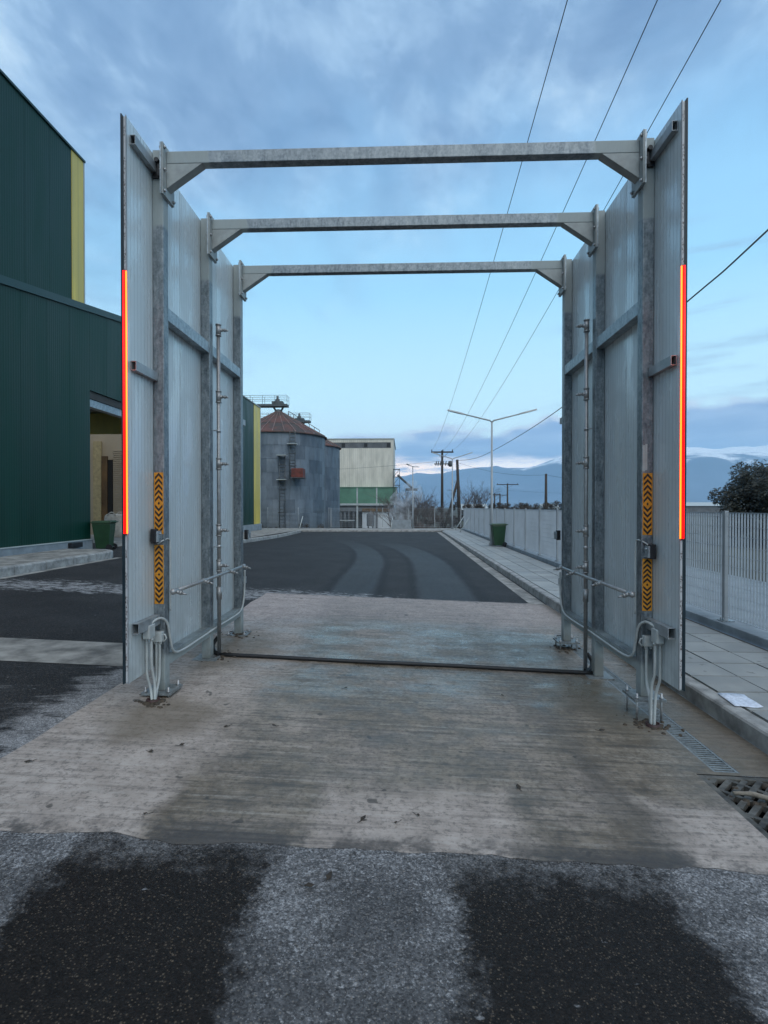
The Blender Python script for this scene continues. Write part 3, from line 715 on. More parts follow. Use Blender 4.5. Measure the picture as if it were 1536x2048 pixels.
# ------------------------------------------------------------------ gate
FY = (4.62, 5.725, 6.83); PXI, PXO = 2.04, 2.135; PD = 0.10; ZT = 4.70
gate = empty('vehicle_wash_gate', (0, 5.7, 0), 'tall open galvanised steel gate frame with grey panel sides spanning the concrete slab', 'gate')
for s in (-1, 1):
    for fi, Y in enumerate(FY):
        zb = 0.02 if fi == 0 else zg(s*2.09, Y)+0.012
        if s > 0 and fi == 2: zb = -0.06
        po = MB().box((s*PXI, Y, zb), (s*PXO, Y+PD, ZT)).build('post', M_galv, gate, bevel=0.006)
        # base plate, bolts
        zp = zb; cx = s*2.088
        bp = MB().box((cx-0.13, Y-0.08, zp-0.018), (cx+0.13, Y+PD+0.08, zp)).build('base_plate', M_galv2, po)
        for (bx, by) in ((-0.1, -0.05), (0.1, -0.05), (-0.1, 0.15), (0.1, 0.15)):
            g = zg(cx+bx, Y+by)
            if fi == 1: continue
            mb = MB().tube([(cx+bx, Y+by, g-0.02), (cx+bx, Y+by, zp+0.045)], 0.009, 8)
            mb.tube([(cx+bx, Y+by, zp+0.001), (cx+bx, Y+by, zp+0.016)], 0.017, 6)
            mb.build('anchor_bolt', M_bolt, po)
        # cap plate
        MB().box((s*(PXI+0.002), Y+0.002, ZT), (s*(PXO-0.002), Y+PD-0.002, ZT+0.006)).build('post_cap', M_zinc, po)
    # side panels
    pys = (4.19, 5.20, 6.21, 7.24)
    for k in range(3):
        pn = MB().box((s*(PXO+0.003), pys[k]+0.003, 0.22), (s*(PXO+0.040), pys[k+1]-0.003, 4.69)).build('side_panel', M_panel, gate)
        MB().box((s*(PXO+0.0405), pys[k]-0.004, 0.215), (s*(PXO+0.050), pys[k+1]-0.004, 4.71)).build('outer_skin', M_skin, pn)
        if k == 0:
            MB().box((s*(PXO+0.027), pys[k]-0.002, 0.222), (s*(PXO+0.040), pys[k]+0.002, 4.688)).build('edge_gasket', M_skin, pn)
            MB().box((s*(PXO+0.0105), pys[k]-0.0015, 0.23), (s*(PXO+0.025), pys[k]+0.002, 4.68)).build('printed_film', M_film, pn)
            MB().box((s*(PXO+0.003), pys[k]-0.006, 0.22), (s*(PXO+0.009), pys[k]+0.002, 4.695)).build('inner_lip', M_core, pn)
    # rails
    for (za, zb_, nm) in ((3.27, 3.385, 'mid_rail'), (0.22, 0.325, 'bottom_rail')):
        for k in range(2):
            MB().box((s*(PXI+0.006), FY[k]+PD, za), (s*(PXO-0.002), FY[k+1], zb_)).build(nm, M_galv2 if nm == 'mid_rail' else M_galv, gate, bevel=0.004)
    # stub tubes carrying the front panel and the back one
    for (za, hh) in ((4.50, 0.075), (2.71, 0.075), (0.60, 0.085)):
        for (ya, yb, back) in ((4.235, 4.615, 0), (6.935, 7.2, 1)):
            x0, x1, t = PXO-0.045, PXO-0.001, 0.004
            if za < 1: x0 -= 0.012
            mb = MB()
            mb.box((s*x0, ya, za), (s*(x0+t), yb, za+hh)); mb.box((s*(x1-t), ya, za), (s*x1, yb, za+hh))
            mb.box((s*(x0+t), ya, za), (s*(x1-t), yb, za+t)); mb.box((s*(x0+t), ya, za+hh-t), (s*(x1-t), yb, za+hh))
            mb.box((s*(x0+t), yb-0.02, za+t), (s*(x1-t), yb-0.015, za+hh-t))
            so = mb.build('stub_rail', M_stub, gate)
    # clamp at the top stub
    mb = MB().box((s*(PXI+0.012), 4.60, 4.455), (s*(PXO-0.012), 4.618, 4.60)); mb.box((s*(PXI+0.0), 4.575, 4.46), (s*(PXI+0.03), 4.60, 4.56))
    mb.tube([(s*2.075, 4.56, 4.59), (s*2.075, 4.62, 4.59)], 0.02, 8)
    mb.build('clamp', M_black, gate)
    # hazard stickers on the front posts
    def sticker(z0, z1):
        x0, x1 = s*(PXI+0.008), s*(PXO-0.006); yy = FY[0]
        st_ = MB().box((x0, yy-0.002, z0), (x1, yy-0.0003, z1)).build('hazard_sticker', M_orange, gate)
        n = 11; ph = (z1-z0)/n; xc = (x0+x1)/2; hw = abs(x1-x0)/2*0.82; t = ph*0.5
        for k in range(n):
            zc = z0+(k+0.5)*ph; mb = MB(); Yp = yy-0.0026
            if k == n//2:
                mb.prism([(xc-hw*0.30, zc), (xc, zc-ph*0.30), (xc+hw*0.30, zc), (xc, zc+ph*0.30)], 'y', Yp, yy-0.0021); mb.build('chevron', M_chev, st_); continue
            up = 1 if k > n//2 else -1
            tip = zc+up*ph*0.46; low = tip-up*ph*0.78
            poly = [(xc-hw, low), (xc, tip), (xc+hw, low), (xc+hw, low-up*t), (xc, tip-up*t), (xc-hw, low-up*t)]
            mb.prism(poly[0:2]+[poly[4], poly[5]], 'y', Yp, yy-0.0021); mb.prism([poly[1], poly[2], poly[3], poly[4]], 'y', Yp, yy-0.0021)
            mb.build('chevron', M_chev, st_)
    if s < 0: sticker(1.385, 1.92); sticker(0.776, 1.29)
    else: sticker(1.385, 1.905); sticker(0.745, 1.185)
    if s > 0:
        mb = MB().box((2.046, 4.6175, 1.92), (2.066, 4.6195, 2.14)); mb.box((2.068, 4.618, 1.93), (2.085, 4.6195, 2.15))
        mb.build('film_remnant', M_white, gate)
for fi, Y in enumerate(FY):
    y0, y1 = Y+0.004, Y+0.094
    bm_ = MB().box((-2.012, y0, 4.59), (2.012, y1, 4.695)).build('cross_beam', M_galv, gate, bevel=0.005)
    for s in (-1, 1):
        # haunch, end plates, bolts
        mb = MB(); poly = [(s*2.012, 4.588), (s*1.70, 4.588), (s*2.012, 4.375)]
        mb.prism(poly, 'y', y0+0.001, y1-0.001); mb.build('haunch', M_zinc, bm_, bevel=0.003)
        MB().box((s*2.013, Y-0.065, 4.30), (s*2.0255, Y+0.165, 4.735)).build('end_plate', M_zinc, bm_)
        MB().box((s*2.0265, Y-0.068, 4.298), (s*2.0395, Y+0.168, 4.733)).build('post_plate', M_galv2, bm_)
        for zz in (4.33, 4.51, 4.70):
            for yy in (Y-0.042, Y+0.142):
                mb = MB().tube([(s*1.992, yy, zz), (s*2.052, yy, zz)], 0.008, 8); mb.tube([(s*1.998, yy, zz), (s*2.012, yy, zz)], 0.015, 6)
                mb.tube([(s*2.040, yy, zz), (s*2.050, yy, zz)], 0.015, 6)
                mb.build('bolt', M_bolt, bm_)

side_w = {-1: 'left', 1: 'right'}
# ------------------------------------------------------------------ red LED strips on the front panel edges
for s in (-1, 1):
    z0, z1 = (1.40, 3.48) if s < 0 else (1.37, 3.45)
    root = empty('led_strip', (s*2.155, 4.18, z0), 'glowing red light strip on the %s panel edge of the gate' % side_w[s], 'light strip', 'red light strips')
    MB().box((s*2.143, 4.172, z0), (s*2.166, 4.182, z1)).build('channel', M_black, root)
    MB().tube([(s*2.1365, 4.172, z0+0.01), (s*2.1365, 4.172, z1-0.01)], 0.0055, 10).build('tube', M_ledcore, root)
    MB().tube([(s*2.153, 4.166, z0+0.01), (s*2.153, 4.166, z1-0.01)], 0.0072, 10).build('tube', M_ledred, root)

# ------------------------------------------------------------------ spray pipes
for s in (-1, 1):
    X, Y = s*1.995, 5.875; zb = zg(X, Y)
    root = empty('spray_pipe', (X, Y, zb), 'steel spray pipe with nozzles standing inside the %s side of the gate' % side_w[s], 'spray pipe', 'spray pipes')
    MB().tube([(X, Y, zb-0.01), (X, Y, 3.62)], 0.021, 12).build('riser', M_stain, root)
    MB().tube([(X, Y, 0.60), (X, Y, 0.74)], [0.029, 0.031], 12).build('union', M_stain, root)
    def nozzle(p, parent, r=0.021):
        x, y, z = p
        mb = MB().tube([(x, y, z-0.055), (x, y, z+0.055)], r+0.007, 12)
        mb.tube([(x, y, z-0.065), (x, y, z-0.052)], r+0.011, 12); mb.tube([(x, y, z+0.052), (x, y, z+0.065)], r+0.011, 12)
        mb.tube([(x, y, z), (x-s*0.045, y, z)], r, 10); mb.tube([(x-s*0.045, y, z), (x-s*0.065, y, z)], 0.014, 8)
        mb.tube([(x-s*0.062, y, z), (x-s*0.082, y, z-0.004)], 0.019, 8); mb.tube([(x-s*0.082, y, z-0.004), (x-s*0.112, y, z-0.008)], [0.012, 0.008], 8)
        mb.build('nozzle', M_stain, parent)
    for z in (3.56, 2.83, 2.095, 1.365, 0.975): nozzle((X, Y, z), root)
    xb = s*1.955; zbar = 0.885
    bar = MB().tube([(xb, 4.60, zbar), (xb, 6.66, zbar)], 0.017, 12).build('spray_bar', M_stain, root)
    MB().tube([(X, Y, zbar), (xb, Y, zbar)], 0.024, 10).build('cross_fitting', M_stain, root)
    for yy in (4.64, 5.30, 6.12, 6.62):
        mb = MB().tube([(xb, yy-0.035, zbar), (xb, yy+0.035, zbar)], 0.024, 10)
        mb.tube([(xb, yy, zbar), (xb-s*0.04, yy, zbar-0.012)], 0.018, 8); mb.tube([(xb-s*0.04, yy, zbar-0.012), (xb-s*0.06, yy, zbar-0.017)], 0.021, 8)
        mb.tube([(xb-s*0.06, yy, zbar-0.017), (xb-s*0.10, yy, zbar-0.028)], [0.012, 0.008], 8)
        if yy in (4.64, 6.62): mb.lathe([(0.0, -0.028), (0.02, -0.02), (0.028, 0), (0.02, 0.02), (0, 0.028)], (xb, yy-0.04 if yy < 5 else yy+0.04, zbar), 10)
        mb.build('bar_nozzle', M_stain, bar)
    for zz in (2.45, 1.18):
        MB().box((s*2.04, Y-0.05, zz), (X, Y-0.03, zz+0.01)).tube([(X, Y, zz-0.012), (X, Y, zz+0.022)], 0.025, 12).build('clip', M_bolt, root)
gp = MB(); pts = []
for i in range(21):
    x = -2.02+4.12*i/20; pts.append((x, 5.82-0.012*x+0.008*math.sin(x*3), zg(x, 5.85)+0.024))
gp.tube(pts, 0.022, 10)
tag(gp.build('ground_hose', M_hose, None, (0, 5.82, 0)), 'black hose lying straight across the slab between the spray pipes', 'hose')
for s in (-1, 1):
    c = (s*2.04, 5.80, zg(s*2.04, 5.8))
    mb = MB().tube(smoothpath([(s*1.98, 5.83, c[2]+0.03), (s*2.06, 5.90, c[2]+0.04), (s*2.10, 5.98, c[2]+0.10), (s*2.06, 6.02, c[2]+0.17)], 5), 0.022, 8)
    tag(mb.build('hose_elbow', M_hose, None, c), 'short black hose elbow at the foot of the %s spray pipe' % side_w[s], 'hose')

# ------------------------------------------------------------------ junction boxes, conduits, sensors
for s in (-1, 1):
    zgr = zg(s*2.09, 4.5)
    def jbox(c, d, lbl):
        root = empty('junction_box', c, lbl, 'junction box', 'junction boxes on the front posts')
        MB().box([c[i]-d[i]/2 for i in range(3)], [c[i]+d[i]/2 for i in range(3)]).build('case', M_white, root, bevel=0.006)
        MB().box((c[0]-d[0]*0.44, c[1]-d[1]/2-0.008, c[2]-d[2]*0.44), (c[0]+d[0]*0.44, c[1]-d[1]/2+0.001, c[2]+d[2]*0.44)).build('lid', M_white, root, bevel=0.004)
        mb = MB()
        for q in (-0.022, 0.022): mb.tube([(c[0]+q, c[1], c[2]-d[2]/2-0.02), (c[0]+q, c[1], c[2]-d[2]/2+0.001)], 0.014, 10)
        mb.build('gland', M_white, root)
    jbox((s*2.098, 4.45, 0.575), (0.062, 0.10, 0.115), 'pale plastic junction box hanging under the stub rail of the %s front post' % side_w[s])
    jbox((s*2.086, 4.585, 0.50), (0.088, 0.055, 0.09), 'pale plastic junction box on the face of the %s front post' % side_w[s])
    def pipe(pts, r, lbl, m=M_white, nm='conduit', n=6):
        mb = MB().tube(smoothpath(pts, n), r, 8); tag(mb.build(nm, m, None, pts[0]), lbl, 'conduit', 'white cable conduits')
    ex = s*2.075
    pipe([(s*2.118, 4.45, 0.52), (s*2.118, 4.45, 0.30), (s*2.115, 4.45, 0.20), (s*2.095, 4.47, 0.08), (s*2.07, 4.44, zgr+0.0)], 0.0115, 'outer white conduit dropping from the side box at the %s front post' % side_w[s])
    pipe([(s*2.078, 4.45, 0.52), (s*2.078, 4.45, 0.34), (s*2.076, 4.46, 0.24), (s*2.065, 4.48, 0.12), (s*2.05, 4.45, zgr+0.0)], 0.0115, 'inner white conduit dropping from the side box at the %s front post' % side_w[s])
    if s < 0:
        pipe([(s*2.098, 4.585, 0.46), (s*2.098, 4.585, 0.30), (s*2.096, 4.58, 0.14), (s*2.085, 4.50, 0.05), (s*2.075, 4.46, zgr)], 0.012, 'outer white conduit below the box on the left front post')
    pipe([(s*2.070, 4.585, 0.46), (s*2.070, 4.585, 0.30), (s*2.068, 4.57, 0.15), (s*2.06, 4.50, 0.05), (s*2.055, 4.47, zgr)], 0.012, ('inner ' if s < 0 else '') + 'white conduit below the box on the face of the %s front post' % side_w[s])
    pipe([(s*2.09, 4.46, 0.625), (s*2.08, 4.49, 0.65), (s*2.055, 4.58, 0.66), (s*2.030, 4.65, 0.60), (s*2.026, 4.70, 0.45), (s*2.025, 4.76, 0.33), (s*2.028, 4.95, 0.285), (s*2.028, 5.40, 0.285), (s*2.028, 5.9, 0.29), (s*2.028, 6.5, 0.285), (s*2.028, 6.78, 0.31), (s*2.024, 6.88, 0.42), (s*2.026, 6.93, 0.60), (s*2.026, 6.935, 0.80)], 0.0115, 'long white conduit looping along the %s bottom rail' % side_w[s])
    pipe([(s*2.03, 4.715, 0.70), (s*2.03, 4.715, 1.0), (s*2.03, 4.715, 1.26), (s*2.035, 4.70, 1.335), (s*2.05, 4.62, 1.33), (s*2.085, 4.585, 1.30)], 0.006, 'thin white cable running up the %s front post to the sensor' % side_w[s], nm='cable')
    mb = MB().tube([(s*2.07, 4.60, 0.51), (s*2.03, 4.60, 0.515), (s*2.02, 4.61, 0.48), (s*2.045, 4.60, 0.45)], 0.007, 6)
    tag(mb.build('cable', M_white, None, (s*2.03, 4.6, 0.45)), 'short looped white cable beside the %s front post box' % side_w[s], 'cable')
    # sensors
    for (yy, zz, which) in ((4.56, 1.37 if s < 0 else 1.25, 'front'), (6.985, 1.26, 'rear')):
        xx = s*2.10 if which == 'front' else s*2.015
        root = empty('photo_sensor', (xx, yy, zz), 'small black sensor box on the %s %s post of the gate' % (which, side_w[s]), 'sensor', 'photo sensors')
        MB().box((xx-0.023, yy-0.03, zz-0.062), (xx+0.023, yy+0.03, zz+0.062)).build('case', M_black, root, bevel=0.006)
        mb = MB().box((xx-s*0.03-0.008, yy-0.02, zz-0.05), (xx-s*0.03+0.008, yy+0.058, zz+0.045)); mb.tube([(xx-s*0.05, yy+0.02, zz+0.02), (xx+0.0, yy+0.02, zz+0.02)], 0.010, 6)
        mb.build('bracket', M_galv2, root)

# mud and broken concrete round the feet
def mudpile(c, r, n, seed, lbl):
    rd = random.Random(seed); mb = MB()
    for k in range(n):
        a = rd.uniform(0, 6.28); q = r*abs(rd.gauss(0, 0.55)); x, y = c[0]+q*math.cos(a), c[1]+q*math.sin(a); s_ = rd.uniform(0.008, 0.03)*(1.3-min(1, q/r)*0.7)
        mb.lathe([(s_*1.1, -0.012), (s_, s_*0.25), (s_*0.55, s_*0.55), (0, s_*0.62)], (x, y, zs(x, y)), 6)
    o = mb.build('mud_lumps', M_mud, None, (c[0], c[1], zg(*c))); o['kind'] = 'stuff'; o['label'] = lbl
mudpile((-2.06, 4.44), 0.16, 70, 1, 'dark wet mud at the foot of the left front post')
mudpile((2.07, 4.46), 0.18, 60, 2, 'dark wet mud at the foot of the right front post')
mudpile((-2.06, 6.85), 0.25, 60, 4, 'dark mud at the foot of the left rear post')
mudpile((2.05, 6.85), 0.22, 50, 5, 'dark mud at the foot of the right rear post')
mudpile((-1.95, 5.85), 0.22, 45, 6, 'mud lumps round the foot of the left spray pipe')
cm = MB()
for s in (-1, 1):
    cm = MB().lathe([(0.055, 0.0), (0.055, 0.05), (0.046, 0.052), (0.044, 0.0)], (s*2.065, 4.45, zg(s*2.065, 4.45)-0.02), 14)
    tag(cm.build('duct_sleeve', simple('dark_duct', (0.05, 0.02, 0.018), 0.6), None, (s*2.065, 4.45, zg(s*2.065, 4.45))), 'dark duct sleeve the conduits enter at the %s front post' % side_w[s], 'duct')

# ------------------------------------------------------------------ buildings
def wallpanels(parent, X, ys_, z0, ztop, m, nm='wall_panel', th=0.06):
    for a, c in zip(ys_[:-1], ys_[1:]):
        p = [(X-th, a+0.004, z0), (X, a+0.004, z0), (X, c-0.004, z0), (X-th, c-0.004, z0), (X-th, a+0.004, ztop(a)), (X, a+0.004, ztop(a)), (X, c-0.004, ztop(c)), (X-th, c-0.004, ztop(c))]
        MB().hexa(p).build(nm, m, parent)
hall = empty('green_hall', (-10, 14, 0.3), 'low dark green clad hall with an open bay behind the left green bin', 'building')
XF = -10.15
ann = lambda y: 7.42+0.172*(y-13.3) if y < 24 else 9.26-0.18*(y-24)
OY0, OY1, OZ = 17.2, 25.0, 5.42
wallpanels(hall, XF, [OY0-1.06*k for k in range(15, -1, -1)], 0.56, ann, M_green)
wallpanels(hall, XF, [OY0+0.975*k for k in range(9)], OZ, ann, M_green)
wallpanels(hall, XF, [OY1+1.0*k for k in range(6)], 0.56, ann, M_green)
# backing, roof, flashing
mb = MB(); Ys = [1.3, 24, 30]
for a, c in ((1.3, 22),):
    mb.hexa([(-30, a, ann(a)-0.35), (XF-0.02, a, ann(a)-0.35), (XF-0.02, c, ann(c)-0.35), (-30, c, ann(c)-0.35), (-30, a, ann(a)-0.02), (XF-0.02, a, ann(a)-0.02), (XF-0.02, c, ann(c)-0.02), (-30, c, ann(c)-0.02)])
mb.build('roof', M_capgreen, hall)
mb = MB()
for a, c in ((1.3, 24), (24, 30)):
    for (xa, xb, za, zb) in ((XF-0.25, XF+0.06, 0.0, 0.05), (XF+0.005, XF+0.06, -0.16, 0.0)):
        mb.hexa([(xa, a, ann(a)+za), (xb, a, ann(a)+za), (xb, c, ann(c)+za), (xa, c, ann(c)+za), (xa, a, ann(a)+zb), (xb, a, ann(a)+zb), (xb, c, ann(c)+zb), (xa, c, ann(c)+zb)])
mb.build('verge_flashing', M_capgreen, hall)
MB().box((XF-0.12, 1.3, -0.2), (XF+0.07, OY0, 0.56)).build('plinth', M_conc_base, hall, bevel=0.01)
MB().box((XF-0.12, OY1, -0.2), (XF+0.07, 30, 0.56)).build('plinth', M_conc_base, hall)
MB().box((XF-0.14, 1.3, 0.56), (XF+0.09, OY0, 0.585)).build('drip_sill', M_palegrey, hall)
MB().box((XF-0.20, OY0-0.02, 0.1), (XF-0.07, OY0+0.03, OZ)).build('jamb', M_capgreen, hall)
MB().box((XF-0.30, OY0, OZ-0.25), (XF-0.06, OY1, OZ-0.01)).build('lintel', M_beam_in, hall)
MB().box((XF-0.36, OY0, OZ-0.5), (XF-0.10, OY1, OZ-0.26)).build('door_rail', M_galv2, hall)
mb = MB().box((-24, 29.0, -0.1), (XF-0.15, 29.1, 5.6)).build('inner_wall', M_beigewall, hall)
slm = MB()
for k in range(40):
    slm.prism([(28.99, 0.35+k*0.11), (28.955, 0.35+k*0.11+0.02), (28.955, 0.35+k*0.11+0.09), (28.99, 0.35+k*0.11+0.10)], 'x', -15.85, -11.2)
slo = slm.build('roller_door', M_beigewall, hall)
MB().box((-16.45, 28.90, 0.1), (-16.15, 28.98, 4.4)).build('brown_post', M_brown, hall)
MB().box((-16.9, 28.85, 0.1), (-16.47, 28.98, 5.2)).build('inner_jamb', simple('ochre_jamb', (0.42, 0.34, 0.18), 0.7), hall)
MB().box((-16.14, 28.93, 0.1), (-15.87, 28.985, 4.2)).build('dark_gap_strip', M_pit, hall)  # solid dark strip standing in for the shade of a gap
for k, yy in enumerate((17.8, 19.4, 21.0)):
    mb = MB().box((-24, yy, 5.62), (XF-0.3, yy+0.14, 5.95)); mb.tube([(-17, yy+0.07, 5.0), (-12.5, yy+0.07, 5.7)], 0.04, 6); mb.build('roof_beam', M_beam_in, hall)
MB().box((-24, 14.5, 5.95), (XF-0.08, 24.0, 6.05)).build('ceiling', M_dull, hall)
MB().box((-24, 14.4, 0.2), (XF-0.15, 14.5, 6.0)).build('partition', M_dull, hall)
fl = MB().quad((-24, 14.5, 0.245), (XF-0.02, 14.5, 0.245), (XF-0.02, 29, 0.12), (-24, 29, 0.12)).build('floor', M_gutter, hall)
tb = MB().box((XF+0.07, 15.9, 0.38), (XF+0.20, 16.45, 0.53)); tag(tb.build('wall_box', M_black, None, (XF+0.1, 16.2, 0.4), bevel=0.01), 'small black box on the concrete plinth of the green hall', 'box')

tall = empty('tall_green_hall', (-12, 10, 0), 'tall dark green hall with yellow corner strip rising behind the low hall', 'building')
XT = -10.5
wallpanels(tall, XT, [16.83-1.06*k for k in range(22, -1, -1)], 4.0, lambda y: 12.95, M_green)
MB().box((XT-0.06, 16.834, 4.0), (XT+0.01, 17.46, 12.95)).build('corner_strip', M_yellow, tall)
MB().box((XT-0.05, 17.462, 4.0), (XT+0.02, 17.52, 12.96)).build('corner_flashing', M_palegrey, tall)
MB().box((-34, 17.40, 4.0), (XT-0.062, 17.50, 12.95)).build('end_wall', M_yellow, tall)
MB().box((-34, -6.6, 12.6), (XT-0.07, 17.39, 12.94)).build('roof', M_capgreen, tall)
MB().box((XT-0.3, -6.6, 12.952), (XT+0.05, 17.53, 13.02)).build('eaves_flashing', M_capgreen, tall)

hall2 = empty('far_green_hall', (-12, 35, 0), 'far green hall end with bright yellow corner before the silos', 'building')
wallpanels(hall2, XF, [36.35-1.0*k for k in range(5, -1, -1)], 0.45, lambda y: 8.62, M_green)
MB().box((XF-0.06, 36.354, 0.45), (XF+0.01, 37.9, 8.60)).build('corner_strip', M_yellow, hall2)
MB().box((XF-0.1, 37.902, 0.45), (XF+0.03, 38.0, 8.62)).build('corner_flashing', M_palegrey, hall2)
MB().box((-30, 37.85, 0.3), (XF-0.101, 37.95, 8.6)).build('end_wall', M_yellow, hall2)
MB().box((-30, 31.3, 8.3), (XF-0.07, 37.84, 8.61)).build('roof', M_capgreen, hall2)
MB().box((XF-0.3, 31.3, 8.622), (XF+0.05, 38.03, 8.69)).build('eaves_flashing', M_palegrey, hall2)
MB().box((XF-0.12, 31.3, -0.3), (XF+0.09, 38.05, 0.45)).build('plinth', M_conc_base, hall2)

# big bags in the bay
def bigbag(c, sx, lbl):
    root = empty('big_bag', c, lbl, 'bulk bag', 'white bulk bags in the bay')
    mb = MB(); n = 16
    prof = [(0.86, 0.0), (0.98, 0.1), (1.03, 0.45), (1.0, 0.8), (0.94, 1.0), (0.75, 1.07), (0.3, 1.05), (0, 1.04)]
    for (r, z) in prof:
        for k in range(n):
            a = 2*math.pi*(k+0.5)/n; ca, sa = math.cos(a), math.sin(a); q = 1/max(abs(ca), abs(sa))**0.75
            wob = 1+0.035*math.sin(5*a+z*7+c[0])
            mb.v.append((c[0]+sx*r*q*ca*wob*0.86, c[1]+0.5*r*q*sa*wob*0.86, c[2]+z*1.05))
    for i in range(len(prof)-1):
        for k in range(n):
            k2 = (k+1) % n; mb.f.append((i*n+k, i*n+k2, (i+1)*n+k2, (i+1)*n+k)); mb.smooth.append(True)
    mb.build('sack', M_bag, root)
    for q in (-1, 1): MB().tube(arc((c[0]-0.4*sx, c[1]+q*0.4, c[2]+1.05), (c[0], c[1]+q*0.35, c[2]+1.38), (c[0]+0.4*sx, c[1]+q*0.4, c[2]+1.05)), 0.025, 6).build('handle', M_bag, root)
bigbag((-14.2, 26.2, 0.15), 0.55, 'white bulk bag nearest the brown post inside the open bay')
bigbag((-12.95, 26.4, 0.15), 0.58, 'white bulk bag beside the red light strip inside the open bay')

# ------------------------------------------------------------------ wheelie bins
def wheelie(loc, rz, lbl):
    root = empty('wheelie_bin', loc, lbl, 'bin', 'green wheelie bins')
    def P(mb, name, m, bevel=0.0):
        o = mb.build(name, m, None, (0,0,0), bevel); o.parent = root; return o
    mb = MB()      # body: tapered, front at -y, wheels at +y
    def ring(z, hx, y0, y1): return [(-hx, y0, z), (hx, y0, z), (hx, y1, z), (-hx, y1, z)]
    mb.hexa(ring(0.05, 0.20, -0.20, 0.20)+ring(0.86, 0.275, -0.30, 0.26)); mb.hexa(ring(0.861, 0.29, -0.315, 0.275)+ring(0.90, 0.29, -0.315, 0.275))
    P(mb, 'body', M_bingreen, 0.02)
    mb = MB(); mb.hexa([(-0.295, -0.33, 0.901), (0.295, -0.33, 0.901), (0.295, 0.29, 0.901), (-0.295, 0.29, 0.901), (-0.27, -0.29, 0.955), (0.27, -0.29, 0.955), (0.27, 0.28, 0.965), (-0.27, 0.28, 0.965)])
    mb.box((-0.24, -0.36, 0.905), (0.24, -0.32, 0.925))
    P(mb, 'lid', M_bingreen, 0.012)
    mb = MB().tube([(-0.25, 0.34, 0.92), (0.25, 0.34, 0.92)], 0.016, 8); mb.tube([(-0.22, 0.27, 0.90), (-0.22, 0.34, 0.92)], 0.014, 6); mb.tube([(0.22, 0.27, 0.90), (0.22, 0.34, 0.92)], 0.014, 6)
    P(mb, 'handle', M_bingreen)
    P(MB().tube([(-0.24, 0.22, 0.10), (0.24, 0.22, 0.10)], 0.012, 8), 'axle', M_bolt)
    for q in (-1, 1):
        P(MB().tube([(q*0.21, 0.22, 0.10), (q*0.26, 0.22, 0.10)], 0.10, 16), 'wheel', M_black)
    root.rotation_euler.z = rz
wheelie((4.0, 22.75, ZP), R(-90), 'green wheelie bin on the pavement beside the street lamp')
wheelie((-9.80, 17.40, zg(-9.5, 17.3)+0.0), R(-80), 'green wheelie bin at the corner of the open bay')

# ------------------------------------------------------------------ paper and leaves
pm = MB()
n = 6
for i in range(n):
    for j in range(n):
        u, v = i/(n-1), j/(n-1); x = 2.775+0.205*u+0.03*v; y = 4.55+0.30*v-0.04*u
        zz = ZP+0.006+0.012*max(0, u-0.75)*4*(1-v)+0.006*math.sin(u*6+v*4)*0.5+ (0.01 if v > 0.95 else 0)
        pm.v.append((x, y, zz))
for i in range(n-1):
    for j in range(n-1): pm.f.append((i*n+j, (i+1)*n+j, (i+1)*n+j+1, i*n+j+1)); pm.smooth.append(True)
pob = pm.build('paper_sheet', M_paper, None, (2.88, 4.7, ZP)); md = pob.modifiers.new('thick', 'SOLIDIFY'); md.thickness = 0.001
tag(pob, 'crumpled white paper sheet lying on the pavement kerb', 'paper')
rnd = random.Random(5)
spots = [(-2.35, 3.34), (-1.66, 3.56), (-1.50, 3.68), (-1.30, 4.02), (-0.95, 4.08), (-1.35, 2.85), (0.75, 3.35), (-0.18, 2.92), (0.0, 2.90), (0.12, 2.98), (-0.38, 2.38), (0.05, 1.72), (-0.30, 2.45), (1.6, 4.3), (0.95, 5.0), (-0.5, 5.0)]
LEAFL = ['leftmost dead leaf with a long stalk on the pale slab edge', 'dead leaf on the pale slab below the left front post, nearer of the pair', 'dead leaf on the pale slab below the left front post, farther of the pair', 'dead leaf on the slab nearest the brown silt stain', 'dead leaf on the slab right of the brown silt stain', 'dead leaf on the slab edge above the left dark wheel track', 'single dead leaf on the right half of the slab', 'dead leaf near the slab edge, leftmost of the three in the middle',
         'dead leaf near the slab edge, middle of the three together', 'dead leaf near the slab edge, rightmost of the three in the middle', 'dead leaf on the chalky asphalt, left one of the pair', 'lone dead leaf on the chalky asphalt closest to the viewer', 'dead leaf on the chalky asphalt, right one of the pair', 'dead leaf on the slab left of the right front post', 'farthest dead leaf on the slab right of the middle', 'farthest dead leaf on the slab left of the middle']
for k, (x, y) in enumerate(spots):
    mb = MB(); a = rnd.uniform(0, 6.28); L_ = rnd.uniform(0.013, 0.027); W_ = L_*rnd.uniform(0.4, 0.6)
    ca, sa = math.cos(a), math.sin(a); z = zs(x, y)+0.003
    P = [(-L_, 0, 0.0), (-L_*0.3, -W_, 0.008), (L_*0.5, -W_*0.7, 0.006), (L_, 0, 0.012), (L_*0.5, W_*0.7, 0.004), (-L_*0.3, W_, 0.01)]
    P = [(x+p[0]*ca-p[1]*sa, y+p[0]*sa+p[1]*ca, z+p[2]) for p in P]
    mb.quad(*P); mb.tube([P[0], (P[0][0]-ca*0.025, P[0][1]-sa*0.025, z+0.004)], 0.0015, 4)
    o = mb.build('dead_leaf', M_leaf, None, (x, y, z)); md = o.modifiers.new('thick', 'SOLIDIFY'); md.thickness = 0.0015
    tag(o, LEAFL[k], 'leaf', 'dead leaves in front of the gate')

